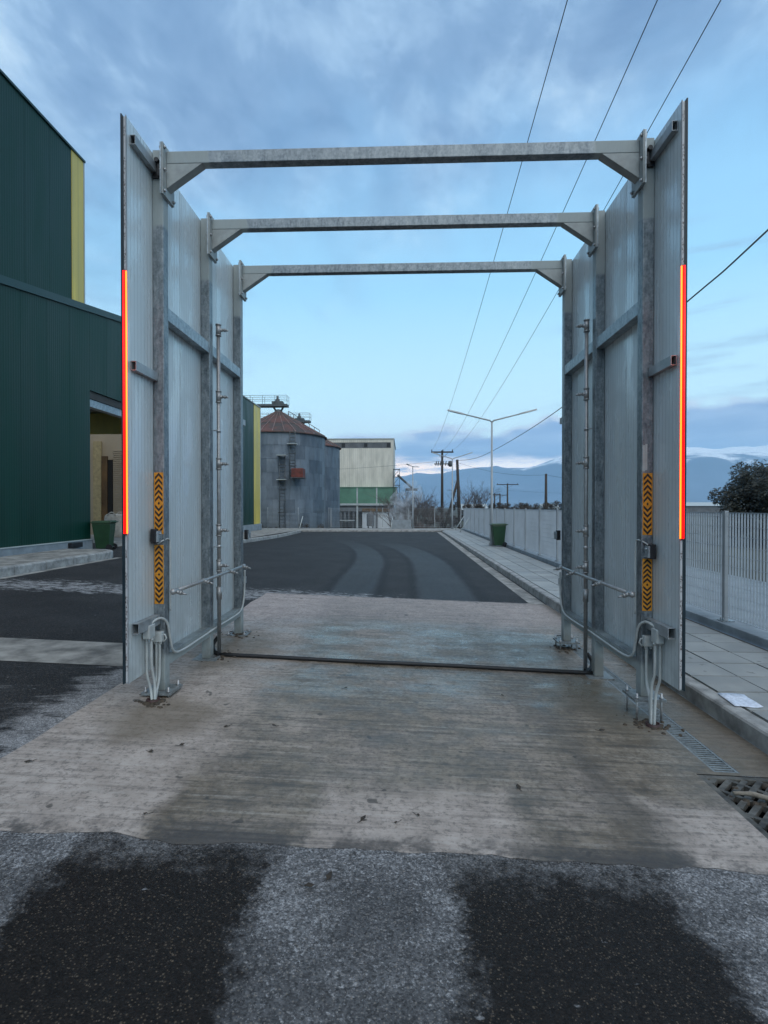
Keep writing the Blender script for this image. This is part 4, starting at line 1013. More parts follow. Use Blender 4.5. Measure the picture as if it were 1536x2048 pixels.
# ------------------------------------------------------------------ fences
FP = 2.0
fm = MB(); k = 0
while 0.05+k*0.062 < FP-0.04:
    t = 0.05+k*0.062; fm.box((-0.0120, t-0.0013, 0.14), (0.0120, t+0.0013, 1.54)); k += 1
for z in [0.17+0.132*i for i in range(11)]: fm.box((-0.0022, 0.03, z-0.0020), (0.0022, FP-0.03, z+0.0020))
fm.box((-0.0125, 0.03, 1.54), (0.0125, FP-0.03, 1.546)); fm.box((-0.0125, 0.03, 0.134), (0.0125, FP-0.03, 0.14))
fme = fm.mesh('grating', simple('fence_steel', (0.40, 0.44, 0.47), 0.5, 0.2, 0.05, 2.0))
pmm = MB().box((-0.03, -0.006, 0.085), (0.03, 0.006, 1.57)); pmm.box((-0.035, -0.028, 0.09), (-0.029, 0.028, 1.565)); pme = pmm.mesh('post', M_lampgrey)
bmm = MB().box((-0.08, -0.07, 0.0), (0.08, 0.07, 0.012)); bmm.tube([(-0.05, 0.03, 0), (-0.05, 0.03, 0.05)], 0.008, 6); bmm.tube([(-0.05, -0.03, 0), (-0.05, -0.03, 0.05)], 0.008, 6); bme = bmm.mesh('foot_plate', M_galv2)
def fence(name, p0, rz, npan, lbl, dz=0.0, foot=True):
    root = empty(name, (p0[0], p0[1], dz), lbl, 'fence'); dr = Vector((-math.sin(rz), math.cos(rz), 0))
    for k in range(npan+1):
        q = Vector((p0[0], p0[1], dz))+dr*FP*k
        if k < npan:
            o = inst('grating', fme, q, root, rz); o['kind'] = 'stuff'
        inst('post', pme, q, root, rz)
        if foot: inst('foot_plate', bme, q+Vector((0, 0, 0.076-dz)), root, rz)
fence('grating_fence', (4.40, 1.47), 0.0, 19, 'grey steel grating fence along the right pavement')
fence('grating_fence', (4.40, 41.6), R(90), 5, 'see-through grey grating fence across the far end beside the bare bushes', -0.02, False)
# wire mesh fence in front of the silos
def meshfence():
    root = empty('wire_fence', (-8, 41.8, ZP), 'thin wire mesh fence across the road end before the silos', 'fence')
    mb = MB()
    for k in range(22): mb.box((-24, 41.795, 0.02+0.07*k), (-5.75, 41.805, 0.028+0.07*k))
    x = -24
    while x < -5.75: mb.box((x-0.002, 41.798, 0.0), (x+0.002, 41.802, 1.52)); x += 0.12
    o = mb.build('wire_mesh', M_steelgrey, root); o['kind'] = 'stuff'
    for x in (-23, -20.5, -18, -15.5, -13, -10.6, -8.2, -5.8):
        MB().tube([(x, 41.83, -0.1), (x, 41.83, 1.58)], 0.025, 6).build('post', M_lampgrey, root)
    for x in (-7.95, -0.95):
        MB().tube([(x, 41.0, -0.05), (x+0.12, 41.75, 0.9)], 0.035, 6).build('brace', M_palegrey, root)
meshfence()
tag(MB().box((-0.90, 41.35, -0.1), (0.60, 41.55, 0.62)).build('low_wall', M_conc_base, None, (-0.15, 41.45, -0.05), bevel=0.01), 'low grey concrete wall at the road end below the bare bush', 'wall')
for (xx, yy) in ((4.25, 39.2), (4.22, 35.6)):
    tag(MB().tube([(xx-0.55, yy-0.3, ZP), (xx+0.12, yy, 0.95)], 0.03, 8).build('fence_brace', M_palegrey, None, (xx, yy, ZP)), 'slanting white brace against the %s of the right fence' % ('far end' if yy > 37 else 'last panels'), 'brace', 'fence braces')

# ------------------------------------------------------------------ street lamps
def lamp(loc, top, arms, lbl, rz=0.0):
    root = empty('street_lamp', loc, lbl, 'street lamp', 'twin arm street lamps'); x, y, z = loc
    MB().tube([(x, y, z), (x, y, z+0.9), (x, y, top)], [0.062, 0.058, 0.035], 12).build('pole', M_lampgrey, root)
    mb = MB().box((x-0.15, y-0.15, z), (x+0.15, y+0.15, z+0.02))
    for a in range(4): mb.box((x-0.005, y+0.05, z+0.02), (x+0.005, y+0.12, z+0.14), a*math.pi/2, (x, y, 0))
    mb.build('base', M_lampgrey, root)
    for q in (-1, 1):
        d_ = Vector((math.cos(rz), math.sin(rz), 0))*q; L_, up = arms
        p = [Vector((x, y, top-0.05)), Vector((x, y, top))+d_*0.08+Vector((0, 0, 0.03)), Vector((x, y, top))+d_*(L_*0.62)+Vector((0, 0, up*0.62))]
        MB().tube(p, [0.033, 0.033, 0.026], 10).build('arm', M_lampgrey, root)
        a = p[-1]; b = Vector((x, y, top))+d_*L_+Vector((0, 0, up)); nrm = Vector((-d_.y, d_.x, 0)); t = (b-a).normalized(); u = t.cross(nrm).normalized()
        if u.z < 0: u = -u
        c = []
        for (pt, wd) in ((a, 0.045), (a+(b-a)*0.35, 0.10), (b, 0.07)):
            c.append([pt-nrm*wd-u*0.02, pt+nrm*wd-u*0.02, pt+nrm*wd*0.8+u*0.035, pt-nrm*wd*0.8+u*0.035])
        mb = MB(); mb.v = [tuple(v) for r_ in c for v in r_]
        for i in range(2):
            for k in range(4): mb.f.append((i*4+k, i*4+(k+1) % 4, (i+1)*4+(k+1) % 4, (i+1)*4+k)); mb.smooth.append(False)
        mb.f += [(3, 2, 1, 0), (8, 9, 10, 11)]; mb.smooth += [False, False]
        hd = mb.build('lamp_head', M_lampgrey, root)
        g0, g1 = a+(b-a)*0.3-u*0.024, b-(b-a)*0.06-u*0.024
        MB().quad(g0-nrm*0.06, g0+nrm*0.06, g1+nrm*0.045, g1-nrm*0.045).build('lens', M_palegrey, hd)
lamp((3.77, 23.1, ZP), 5.26, (1.88, 0.48), 'tall twin arm street lamp beside the green bin on the right pavement')
lamp((3.66, 40.6, ZP), 5.22, (1.5, 0.47), 'twin arm street lamp at the far corner of the right fence')
lamp((0.73, 42.2, ZP-0.05), 4.75, (1.5, 0.10), 'street lamp at the road end before the bare bushes', R(72))

# ------------------------------------------------------------------ poles and wires
def pole(x, y, z0, z1, lbl, r=0.13, cross=None, extra=True, rz=0.0, slanted=0.0):
    root = empty('utility_pole', (x, y, z0), lbl, 'utility pole', 'wooden utility poles')
    MB().tube([(x+slanted, y, z0-0.2), (x, y, z1)], [r*1.25, r*0.8], 10).build('pole', M_wood, root)
    if cross:
        zc, half = cross; cr = MB().box((x-half, y-0.16, zc-0.09), (x+half, y-0.02, zc+0.07), rz, (x, y, 0)).build('crossarm', M_wood, root)
        for q in (-half*0.94, 0.08, half*0.92):
            MB().lathe([(0.03, 0), (0.06, 0.05), (0.045, 0.1), (0.06, 0.15), (0.03, 0.22), (0, 0.23)], (x+q, y-0.09, zc+0.07), 8).build('insulator', M_black, cr)
        for q in (-1, 1): MB().tube([(x+q*half*0.55, y-0.17, zc-0.05), (x, y-0.13, zc-0.75)], 0.02, 5).build('brace', M_steelgrey, root)
    return root
p1 = pole(4.42, 62.2, -1.5, 8.1, 'tall wooden power pole with crossarm and fuses carrying the three overhead wires', 0.15, (7.92, 1.27))
mb = MB().box((3.5, 62.0, 6.5), (5.2, 62.1, 6.6))
for q in (-0.75, -0.5, -0.25, 0.05, 0.35, 0.65): mb.tube([(4.42+q, 61.95, 6.35), (4.42+q+0.1, 61.95, 6.85)], 0.055, 6)
mb.lathe([(0.0, -0.35), (0.22, -0.3), (0.25, 0), (0.22, 0.3), (0, 0.35)], (5.35, 61.9, 6.55), 10); mb.build('fuse_gear', M_steelgrey, p1)
p2 = pole(5.64, 57.2, -1.5, 6.6, 'wooden pole with slanting prop holding the thick overhead cable', 0.17, slanted=0.35)
MB().tube([(4.05, 57.1, -1.6), (5.72, 57.15, 4.5)], 0.13, 8).build('prop', M_wood, p2)
pole(21.1, 110.8, -1.5, 6.4, 'distant wooden T pole right of the lamp', 0.17, (6.2, 2.2))
pole(15.8, 60.6, -1.5, 5.3, 'plain wooden pole beyond the fence near the right gate post', 0.16)
pole(26.5, 150, -1.5, 5.2, 'smallest distant pole behind the far bushes', 0.2, (4.9, 2.0))
pole(19.7, 118, -1.5, 4.6, 'short distant pole beside the far T pole', 0.16, (4.4, 1.2))
pole(2.6, -30, -0.4, 13.4, 'power pole behind the viewer holding the near ends of the overhead wires', 0.16, (13.3, 1.25))
for k, (xf, dxs, lbl) in enumerate(((3.23, 0.0172, 'left one of the three thin overhead power wires'), (4.50, 0.0178, 'middle one of the three thin overhead power wires'), (5.59, 0.0218, 'right one of the three thin overhead power wires'))):
    pts = []
    for i in range(61):
        d_ = 92.2*i/60; pts.append((xf-dxs*d_, 62.2-d_, 8.1-0.0627*d_+0.001318*d_*d_))
    tag(MB().tube(pts, 0.0075, 5).build('power_wire', M_wire, None, pts[0]), lbl, 'wire', 'overhead power wires')
pts = smoothpath([(5.64, 57.1, 6.5), (6.1, 46, 5.75), (6.45, 35.3, 5.62), (6.72, 23.5, 5.83), (6.95, 13.7, 6.62), (7.05, 10.8, 6.95), (7.3, 2, 8.3), (7.6, -12, 10.5)], 8)
tag(MB().tube(pts, 0.018, 6).build('service_cable', M_wire, None, pts[0]), 'thick dark cable sagging from the propped pole up to the right', 'cable')
for (a, b, lbl) in (((4.42, 62.2, 6.9), (-25, 72, 6.6), 'thin wire running left from the crossarm pole behind the far lamp'), ((21.1, 110.8, 5.0), (62, 120, 4.6), 'thin distant wire running right from the far T pole'), ((15.8, 60.6, 5.2), (20, 45, 4.4), 'thin wire dropping right from the plain pole'), ((5.7, 57.2, 6.3), (15.8, 60.6, 5.2), 'thin wire between the propped pole and the plain pole')):
    pts = [Vector(a).lerp(Vector(b), i/12)-Vector((0, 0, 0.5*4*(i/12)*(1-i/12))) for i in range(13)]
    tag(MB().tube(pts, 0.012, 4).build('thin_wire', M_wire, None, pts[0]), lbl, 'wire')

# ------------------------------------------------------------------ silos
M_seam = simple('roof_seam', (0.20, 0.13, 0.115), 0.7, 0.0, 0.3, 3)
def silo(c, r, zb, ze, zt, lbl, ladder=False):
    root = empty('grain_silo', (c[0], c[1], zb), lbl, 'silo', 'steel grain silos'); nseg, nr = 28, 8; hr = (ze-zb)/nr
    mb = MB(); da = 2*math.pi/nseg
    for i in range(4):
        for (rr, z) in ((r, 0.0), (r, hr)):
            a = -da/2+da*i/3*0.996; mb.v.append((rr*math.cos(a), rr*math.sin(a), z))
    for i in range(3): mb.f.append((2*i, 2*i+2, 2*i+3, 2*i+1)); mb.smooth.append(True)
    a = -da/2; nn = len(mb.v)   # raised seam strip
    for (rr, t) in ((r+0.0, -0.008), (r+0.02, -0.006), (r+0.02, 0.006), (r, 0.008)):
        for z in (0, hr): mb.v.append((rr*math.cos(a+t), rr*math.sin(a+t), z))
    for i in range(3): mb.f.append((nn+2*i, nn+2*i+2, nn+2*i+3, nn+2*i+1)); mb.smooth.append(False)
    nn = len(mb.v)              # lap at the lower edge
    for i in range(4):
        a = -da/2+da*i/3
        for z in (0.0, 0.05): mb.v.append(((r+0.012)*math.cos(a), (r+0.012)*math.sin(a), z))
    for i in range(3): mb.f.append((nn+2*i, nn+2*i+2, nn+2*i+3, nn+2*i+1)); mb.smooth.append(True)
    me = mb.mesh('wall_sheet', M_silo)
    for q in range(nr):
        for k in range(nseg): inst('wall_sheet', me, (c[0], c[1], zb+q*hr), root, da*(k+0.5*(q % 2)))
    # roof sheets with standing seams
    mb = MB(); ro = r+0.15; a0, a1 = -da/2, da/2; ri = 0.35
    def rp(rr, a, dz=0.0): return (rr*math.cos(a), rr*math.sin(a), ze+(zt-ze)*(1-rr/ro)+dz)
    mb.quad(rp(ro, a0), rp(ro, a1), rp(r*0.62, a1), rp(r*0.62, a0)); mb.quad(rp(r*0.64, a0, 0.03), rp(r*0.64, a1, 0.03), rp(ri, a1, 0.03), rp(ri, a0, 0.03))
    mb.quad(rp(r*0.64, a0, 0.03), rp(r*0.64, a0, -0.02), rp(r*0.64, a1, -0.02), rp(r*0.64, a1, 0.03))
    rm = mb.mesh('roof_sheet', M_sroof)
    sm_ = MB(); t = 0.008
    sm_.hexa([rp(ro, a0-t), rp(ro, a0+t), rp(ri, a0+t*6), rp(ri, a0-t*6), rp(ro, a0-t, 0.07), rp(ro, a0+t, 0.07), rp(ri, a0+t*6, 0.07), rp(ri, a0-t*6, 0.07)])
    sme = sm_.mesh('roof_seam', M_seam)
    for k in range(nseg):
        o = inst('roof_sheet', rm, (c[0], c[1], 0), root, da*k)
        q = bpy.data.objects.new('roof_seam', sme); C.objects.link(q); q.parent = o
    MB().lathe([(ro+0.03, -0.10), (ro+0.05, 0.0), (ro-0.02, 0.02)], (c[0], c[1], ze), 48).build('eave_ring', M_sroof, root)
    MB().lathe([(0.42, -0.25), (0.40, -0.05), (0.2, 0.08), (0, 0.1)], (c[0], c[1], zt), 12).build('cap', M_steelgrey, root)
    if ladder:
        for (an, z0, z1) in ((R(-62), 4.3, ze), (R(-73), -1.2, 6.4)):
            lx, ly = c[0]+(r+0.25)*math.cos(an), c[1]+(r+0.25)*math.sin(an); tx, ty = -math.sin(an)*0.25, math.cos(an)*0.25
            mb = MB()
            for q in (-1, 1): mb.tube([(lx+q*tx, ly+q*ty, z0), (lx+q*tx, ly+q*ty, z1)], 0.04, 5)
            z = z0+0.2
            while z < z1: mb.tube([(lx-tx, ly-ty, z), (lx+tx, ly+ty, z)], 0.025, 4); z += 0.3
            ox, oy = math.cos(an)*0.7, math.sin(an)*0.7; z = z0+1.2
            while z < z1:
                mb.tube(arc((lx-1.5*tx, ly-1.5*ty, z), (lx+ox, ly+oy, z), (lx+1.5*tx, ly+1.5*ty, z)), 0.03, 4); z += 1.1
            mb.build('ladder', M_steelgrey, root)
        for (an, zz) in ((R(-73), 6.4), (R(-73), 4.15), (R(-62), 7.5)):
            lx, ly = c[0]+(r+0.4)*math.cos(an), c[1]+(r+0.4)*math.sin(an)
            MB().box((lx-0.5, ly-0.35, zz-0.03), (lx+0.4, ly+0.3, zz+0.03)).build('ladder_landing', M_palegrey, root)
    return root
s1 = silo((-12.72, 54.6), 4.72, -1.5, 8.70, 11.45, 'big weathered steel grain silo with rusty red cone roof and red box', True)
s2 = silo((-12.45, 64.6), 4.75, -1.5, 8.72, 11.5, 'second weathered steel grain silo half hidden behind the first')
MB().box((-10.35, 49.4, 4.35), (-9.25, 50.6, 5.2)).build('red_box', M_red, s1, bevel=0.02)
mb = MB(); mb.box((-10.4, 49.3, 4.28), (-9.2, 50.6, 4.34)); mb.build('box_shelf', M_steelgrey, s1)
def catwalk(c, x0, x1, z, lbl):
    root = empty('catwalk', (c[0], c[1], z), lbl, 'catwalk', 'silo roof catwalks'); y = c[1]
    MB().box((x0, y-0.45, z-0.25), (x1, y+0.45, z-0.02)).build('deck', M_steelgrey, root)
    for yy in (y-0.45, y+0.45):
        mb = MB()
        for zz in (0.45, 0.85): mb.tube([(x0, yy, z+zz), (x1, yy, z+zz)], 0.02, 5)
        x = x1
        while x > x0: mb.tube([(x, yy, z), (x, yy, z+0.85)], 0.02, 5); x -= 1.25
        mb.build('handrail', M_steelgrey, root)
    mb = MB().box((c[0]-0.6, y-0.4, z), (c[0]+0.5, y+0.4, z+0.25)); mb.lathe([(0.3, 0.2), (0.22, 0.5), (0.12, 0.6), (0.12, 0.85), (0, 0.88)], (c[0]-0.1, y, z), 10)
    mb.tube([(c[0]-0.3, y, z-0.6), (c[0]-0.6, y, z-0.1)], 0.1, 6); mb.tube([(c[0]+0.3, y, z-0.6), (c[0]+0.6, y, z-0.1)], 0.1, 6); mb.build('drive_head', M_steelgrey, root)
catwalk((-12.72, 54.6), -22, -11.75, 12.05, 'steel catwalk with handrails over the front silo')
catwalk((-12.45, 64.6), -22, -11.2, 12.0, 'steel catwalk with handrails over the rear silo')
mb = MB()
for k in range(7):
    t = k/6; rr = 1.0+3.2*t; a = R(20); mb.tube([(-12.72+rr*math.cos(a), 54.6+rr*math.sin(a), 11.4-rr*0.565), (-12.72+rr*math.cos(a), 54.6+rr*math.sin(a), 12.0-rr*0.565)], 0.03, 4)
mb.tube([(-12.72+rr_*math.cos(R(20)), 54.6+rr_*math.sin(R(20)), 12.0-rr_*0.565) for rr_ in (1.0, 2.6, 4.2)], 0.03, 4)
o = mb.build('roof_handrail', M_steelgrey, s1); o['kind'] = 'stuff'

# ------------------------------------------------------------------ beige mill building
mill = empty('mill_building', (-6, 82, -1.5), 'beige clad mill building over a pale green storey behind the silos', 'building')
x = -16.0
while x < -1.5:
    x2 = min(x+1.2, -1.48)
    MB().box((x+0.006, 80.0, 4.55), (x2-0.006, 80.12, 10.35)).build('wall_panel', M_beige, mill)
    MB().box((x+0.006, 80.0, 11.2), (x2-0.006, 80.12, 11.69)).build('wall_panel', M_beige, mill)
    x = x2
MB().box((-16, 80.13, 4.55), (-1.5, 95, 11.6)).build('core', M_beige, mill)
MB().box((-16, 80.06, 10.35), (-1.9, 80.125, 11.2)).build('vent_band', M_dull, mill)
MB().box((-1.9, 80.0, 10.352), (-1.48, 80.12, 11.198)).build('wall_panel', M_beige, mill)
for x in (-8.96, -5.63, -2.25, -12.3): MB().box((x-0.25, 79.98, 10.5), (x+0.25, 80.07, 11.1)).build('vent', M_black, mill)
MB().box((-16.1, 79.9, 11.69), (-1.38, 95.1, 11.8)).build('roof_edge', M_palegrey, mill)
MB().box((-1.5, 79.95, 4.55), (-1.40, 80.15, 11.69)).build('corner_trim', M_palegrey, mill)
for a, c in ((-16, -9.7), (-9.7, -6.82), (-6.82, -3.95), (-3.95, -1.1)):
    MB().box((a+0.1, 79.0, 2.15), (c-0.1, 79.1, 4.45)).build('green_panel', M_bandgreen, mill)
    MB().box((c-0.1, 78.96, 1.9), (c+0.1, 79.12, 4.47)).build('divider', M_palegrey, mill)
MB().box((-16, 79.11, 1.95), (-1.1, 90, 4.5)).build('storey_core', M_dull, mill)
MB().box((-16, 78.9, 4.47), (-0.95, 80, 4.56)).build('ledge', M_bandgreen, mill)
MB().box((-16, 78.93, 1.85), (-1.0, 79.1, 2.15)).build('ledge', M_palegrey, mill)
MB().box((-16, 79.2, 0.96), (-1.6, 79.35, 1.84)).build('lower_beam', M_dull, mill)
MB().box((-6.1, 79.1, 0.95), (-1.5, 79.19, 1.45)).build('timber_band', M_brown, mill)
MB().box((-6.1, 79.36, -1.5), (-1.7, 79.5, 0.95)).build('white_wall', M_white2, mill)
MB().box((-16, 80.6, -1.5), (-6.1, 80.8, 1.9)).build('back_wall', M_dull, mill)
for x in (-9.7, -6.82, -3.95, -1.55): MB().box((x-0.13, 79.0, -1.5), (x+0.13, 79.25, 1.9)).build('column', M_palegrey if x < -5 else M_dull, mill)
for x in (-9.3, -8.7, -8.1, -7.4): MB().tube([(x, 79.6, -1.5), (x, 79.6, 1.8)], 0.22, 8).build('pipe', M_dull, mill)
# steel tower with slanting conveyor at the right end
tw = empty('conveyor_tower', (-0.9, 79, -1.5), 'small dark lattice tower with slanting chute at the end of the mill', 'tower')
mb = MB()
for (x, y) in ((-1.5, 78.6), (-0.6, 78.6), (-1.5, 79.3), (-0.6, 79.3)): mb.tube([(x, y, 1.0), (x, y, 7.2)], 0.035, 4)
for z in (2.4, 3.6, 4.8, 6.0, 7.1):
    mb.box((-1.55, 78.55, z-0.03), (-0.55, 79.35, z+0.03)); mb.tube([(-1.5, 78.6, z-1.1), (-0.6, 78.6, z)], 0.03, 4)
mb.build('frame', M_steelgrey, tw)
MB().tube([(-0.9, 78.9, 6.3), (1.3, 78.9, 4.3)], 0.16, 6).build('chute', M_steelgrey, tw)
MB().box((0.3, 78.5, 4.0), (2.0, 79.3, 4.35)).build('hopper', M_steelgrey, tw)
tk = empty('hopper_tank', (-4.4, 74, -1.5), 'grey steel tank standing in front of the white wall', 'tank')
MB().lathe([(0.52, 0.5), (0.55, 2.1), (0.25, 2.35), (0.1, 2.4), (0.1, 2.6), (0, 2.6)], (-4.55, 74, -1.5), 14).build('vessel', M_dull, tk)
for a in range(4): MB().tube([(-4.55+0.45*math.cos(a*1.57+0.7), 74+0.45*math.sin(a*1.57+0.7), -1.5), (-4.55+0.45*math.cos(a*1.57+0.7), 74+0.45*math.sin(a*1.57+0.7), -0.9)], 0.05, 5).build('leg', M_steelgrey, tk)
rk = empty('steel_trestle', (-8, 70, -1.5), 'low grey trestle table with clutter in front of the mill', 'trestle')
MB().box((-9.8, 69.6, -0.2), (-6.4, 70.4, -0.08)).build('top', M_palegrey, rk)
for x in (-9.6, -8.1, -6.6): MB().box((x-0.06, 69.7, -1.5), (x+0.06, 70.3, -0.2)).build('leg', M_dull, rk)

# far low sheds
for (a, b, lbl, m, mr) in (((92, 190, -1.6), (120, 200, 2.0), 'long low pale shed far beyond the right fence', M_dull, M_palegrey), ((13.0, 118, -1.5), (18, 124, 1.0), 'low distant house with pale roof behind the bare tree', M_dull, M_palegrey), ((38.5, 150, -1.5), (42.5, 156, 1.2), 'tiny distant white house beyond the plain pole', M_white2, M_palegrey)):
    root = empty('distant_shed', ((a[0]+b[0])/2, a[1], a[2]), lbl, 'building')
    MB().box(a, b).build('wall', m, root)
    MB().prism([(a[1]-0.4, b[2]), ((a[1]+b[1])/2, b[2]+1.3), (b[1]+0.4, b[2])], 'x', a[0]-0.4, b[0]+0.4).build('roof', mr, root)

# ------------------------------------------------------------------ vegetation
def twigs(mb, p, d_, L_, r, depth, rd, spread=0.55, nmin=2, nmax=4):
    q = p+d_*L_; mid = p+d_*L_*0.5+Vector((rd.uniform(-1, 1), rd.uniform(-1, 1), rd.uniform(-0.5, 1)))*L_*0.06
    mb.tube([p, mid, q], [r, r*0.85, r*0.6], 3, cap=False)
    if depth == 0: return
    for k in range(rd.randint(nmin, nmax)):
        t = rd.uniform(0.35, 1.0); s_ = p+d_*L_*t
        nd = (d_+Vector((rd.gauss(0, spread), rd.gauss(0, spread), rd.gauss(0.15, spread*0.6)))).normalized()
        twigs(mb, s_, nd, L_*rd.uniform(0.5, 0.8), r*0.55, depth-1, rd, spread, nmin, nmax)
def shrub(c, hgt, wid, stems, seed, lbl, depth=3, r=0.035, name='bare_shrub', single=False, group='bare winter shrubs'):
    rd = random.Random(seed); root = empty(name, c, lbl, 'shrub' if not single else 'tree', group)
    tm_ = MB(); bm_ = MB()
    for k in range(stems):
        a = rd.uniform(0, 6.28); q = abs(rd.gauss(0, 0.4))*wid*(0.15 if single else 1.0)
        b = Vector((c[0]+q*math.cos(a), c[1]+q*math.sin(a)*0.6, c[2])); dd = Vector((rd.gauss(0, 0.28)+0.22*math.cos(a), rd.gauss(0, 0.25), 1.0)).normalized(); L_ = hgt*rd.uniform(0.38, 0.6)
        tm_.tube([b-Vector((0, 0, 0.1)), b+dd*L_*0.5], [r*1.3, r], 5)
        twigs(bm_, b+dd*L_*0.45, dd, L_*0.7, r*0.8, depth, rd)
    tm_.build('stem' if not single else 'trunk', M_twig, root); o = bm_.build('branches' if not single else 'crown', M_twig, root)
shrub((1.6, 60, -1.5), 5.4, 2.4, 46, 1, 'large bare bush behind the far fence, left of the power pole', 3, 0.05)
shrub((-0.4, 64, -1.5), 5.4, 1.9, 30, 2, 'bare bush between the mill and the road end lamp', 3, 0.05)
shrub((3.4, 58, -1.5), 3.6, 1.6, 26, 3, 'small bare bush at the foot of the crossarm pole', 3, 0.035)
shrub((8.9, 70, -1.5), 6.4, 1.3, 17, 4, 'rounded bare tree right of the propped pole', 4, 0.07, 'bare_tree', True, 'bare winter trees')
shrub((21.5, 105, -1.5), 4.6, 3.2, 26, 5, 'distant bare bush below the far T pole', 3, 0.05)
shrub((27, 112, -1.5), 4.0, 3.0, 24, 6, 'distant bare bush right of the far T pole', 3, 0.05)
def leafmass(name, c, rad, count, size, m, seed, lbl, cat, trunk=None, clumps=40, group=None, flat=0.0):
    rd = random.Random(seed); root = empty(name, (c[0], c[1], trunk if trunk is not None else c[2]-rad[2]), lbl, cat, group)
    mb = MB(); cl = []
    for k in range(clumps):
        while True:
            v = Vector((rd.uniform(-1, 1), rd.uniform(-1, 1), rd.uniform(-1, 1)))
            if 0.15 < v.length < 1: break
        v = v.normalized()*(v.length**0.4)*rd.uniform(0.82, 1.06)
        cl.append((Vector((c[0]+v.x*rad[0], c[1]+v.y*rad[1], c[2]+v.z*rad[2])), rd.uniform(0.18, 0.34)*min(rad)))
    for k in range(count):
        p, cr = rd.choice(cl); v = Vector((rd.gauss(0, 1), rd.gauss(0, 1), rd.gauss(0, 1))).normalized()*cr*(rd.random()**0.4)
        q = p+v; a = Vector((rd.gauss(0, 1), rd.gauss(0, 1), rd.gauss(0, 1))).normalized(); b = a.orthogonal().normalized(); s_ = size*rd.uniform(0.6, 1.3)
        mb.quad(q-a*s_, q-b*s_*0.45, q+a*s_, q+b*s_*0.45)
    mb.build('crown', m, root)
    if trunk is not None:
        tb_ = MB().tube([(c[0], c[1], trunk-0.1), (c[0]+0.1, c[1], c[2]-rad[2]*0.3), (c[0], c[1], c[2]+rad[2]*0.4)], [0.2, 0.16, 0.06], 8)
        for k in range(7):
            p, cr = cl[k]; tb_.tube([(c[0], c[1], c[2]-rad[2]*0.4), p], [0.08, 0.03], 5)
        tb_.build('trunk', M_wood, root)
leafmass('evergreen_tree', (19.3, 27.0, 1.55), (4.5, 3.2, 2.15), 60000, 0.085, M_everg, 21, 'dark evergreen tree behind the fence at the right edge', 'tree', -0.3, 170)
leafmass('hedge', (9.5, 66, 0.3), (8.0, 1.2, 1.9), 20000, 0.10, M_hedge, 22, 'long dry brown hedge beyond the far fence', 'hedge', None, 120)
leafmass('hedge', (27, 100, 0.5), (15, 2, 1.9), 16000, 0.14, M_hedge, 23, 'distant brown hedge line below the far poles', 'hedge', None, 120)
leafmass('evergreen_shrub', (29.2, 108, 0.2), (2.4, 2, 1.9), 3000, 0.16, M_everg, 24, 'round dark distant evergreen right of the far T pole', 'shrub', None, 30)
leafmass('hedge', (17, 42, -0.6), (8, 1.2, 0.8), 7000, 0.09, M_hedge, 25, 'low dry hedge behind the right fence left of the evergreen', 'hedge', None, 70)
leafmass('scrub', (-10, 46.5, -1.2), (6, 1.0, 1.4), 6000, 0.07, M_hedge, 26, 'low brown scrub at the foot of the front silo', 'scrub', None, 70)

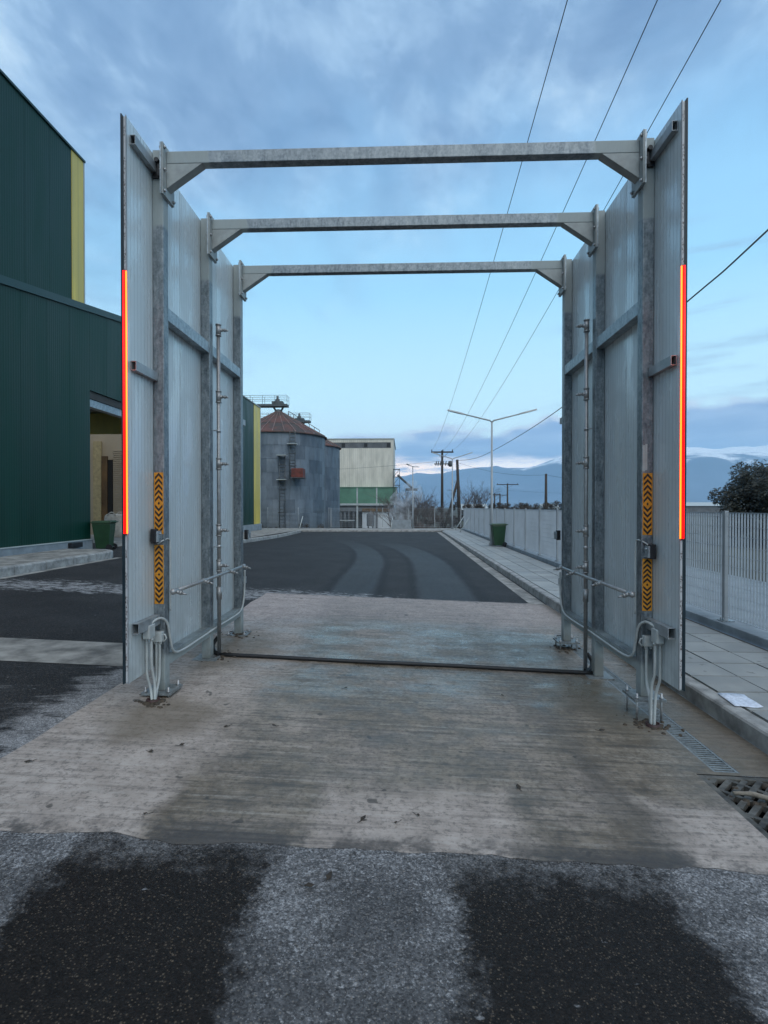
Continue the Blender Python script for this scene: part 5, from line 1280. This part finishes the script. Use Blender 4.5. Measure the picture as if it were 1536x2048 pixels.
# ------------------------------------------------------------------ mountains
def ridge(t):      # t = tangent of azimuth in camera-ish frame, returns tangent of elevation
    pts = [(-3.0, 0.02), (-1.2, 0.035), (-0.4, 0.040), (-0.10, 0.046), (0.0, 0.054), (0.05, 0.060), (0.10, 0.067), (0.17, 0.069), (0.22, 0.063), (0.30, 0.082), (0.42, 0.094), (0.52, 0.106), (0.58, 0.103), (0.66, 0.100), (0.80, 0.098), (1.2, 0.085), (3.0, 0.04)]
    for (a, b) in zip(pts[:-1], pts[1:]):
        if a[0] <= t <= b[0]:
            k = (t-a[0])/(b[0]-a[0]); return a[1]+(b[1]-a[1])*k
    return 0.02
mb = MB(); nx, ny = 300, 34; D0, D1 = 3400.0, 7600.0
for i in range(nx+1):
    t = -1.3+2.9*i/nx
    for j in range(ny+1):
        v = j/ny; yy = D0+(D1-D0)*v; x = yy*t
        e = ridge(t)*6200*sstep(0.0, 0.67, v)*(1-0.25*sstep(0.7, 1.0, v))
        nz = mnoise.fractal(Vector((x*0.0011, yy*0.0011, 3.7)), 0.9, 2.1, 6)
        rg = 1-abs(mnoise.noise(Vector((x*0.0016, yy*0.0009, 9.1))))*2
        z = e*(1+0.14*nz*sstep(0.1, 0.5, v)+0.22*(rg-0.5)*sstep(0.1, 0.4, v)*(1-0.6*sstep(0.55, 0.67, v)))-8*(1-v)
        mb.v.append((x, yy, max(z, -6)))
for i in range(nx):
    for j in range(ny): a = i*(ny+1)+j; mb.f.append((a, a+ny+1, a+ny+2, a+1)); mb.smooth.append(True)
mo = mb.build('mountains', M_mount); mo['kind'] = 'structure'; mo['label'] = 'blue mountain range with snowy tops on the horizon'

# ------------------------------------------------------------------ steam and haze
def volmat(name, col, dens, noisy=False, sc_=0.9, thr=(0.42, 0.7)):
    m = bpy.data.materials.new(name); m.use_nodes = True; n = NT(m.node_tree)
    for q in list(n.n):
        if q.type == 'BSDF_PRINCIPLED': n.n.remove(q)
    out = [q for q in n.n if q.type == 'OUTPUT_MATERIAL'][0]
    v = n.new('ShaderNodeVolumePrincipled'); v.inputs['Color'].default_value = tuple(col)+(1,); v.inputs['Anisotropy'].default_value = 0.1
    if noisy: n.put(v.inputs['Density'], n.mul(n.rng(n.noise(n.pos(), sc_, 4, 0.6), thr[0], thr[1]), dens))
    else: v.inputs['Density'].default_value = dens
    n.l.new(v.outputs[0], out.inputs['Volume']); return m
mb = MB()
def puff(c, r, sz=1.0):
    mb.lathe([(0.001, -r*sz)]+[(r*math.cos(a), r*sz*math.sin(a)) for a in [(-60+30*i)*math.pi/180 for i in range(5)]]+[(0.001, r*sz)], c, 12)
puff((-0.2, 58.5, 1.6), 1.7, 1.1); puff((0.9, 59, 3.1), 1.3, 1.2)
so = mb.build('steam', volmat('steam_air', (0.97, 0.98, 1.0), 0.9, True, 1.3, (0.48, 0.68)), None, (0.2, 58.5, 0)); so['kind'] = 'stuff'; so['label'] = 'white steam drifting among the bare bushes beside the mill'
hz = MB().box((-9500, -6500, -8), (9500, 9500, 780)).build('haze', volmat('haze_air', (0.55, 0.81, 1.0), 1.35e-4)); hz['kind'] = 'stuff'; hz['label'] = 'thin blue evening haze over the plain'
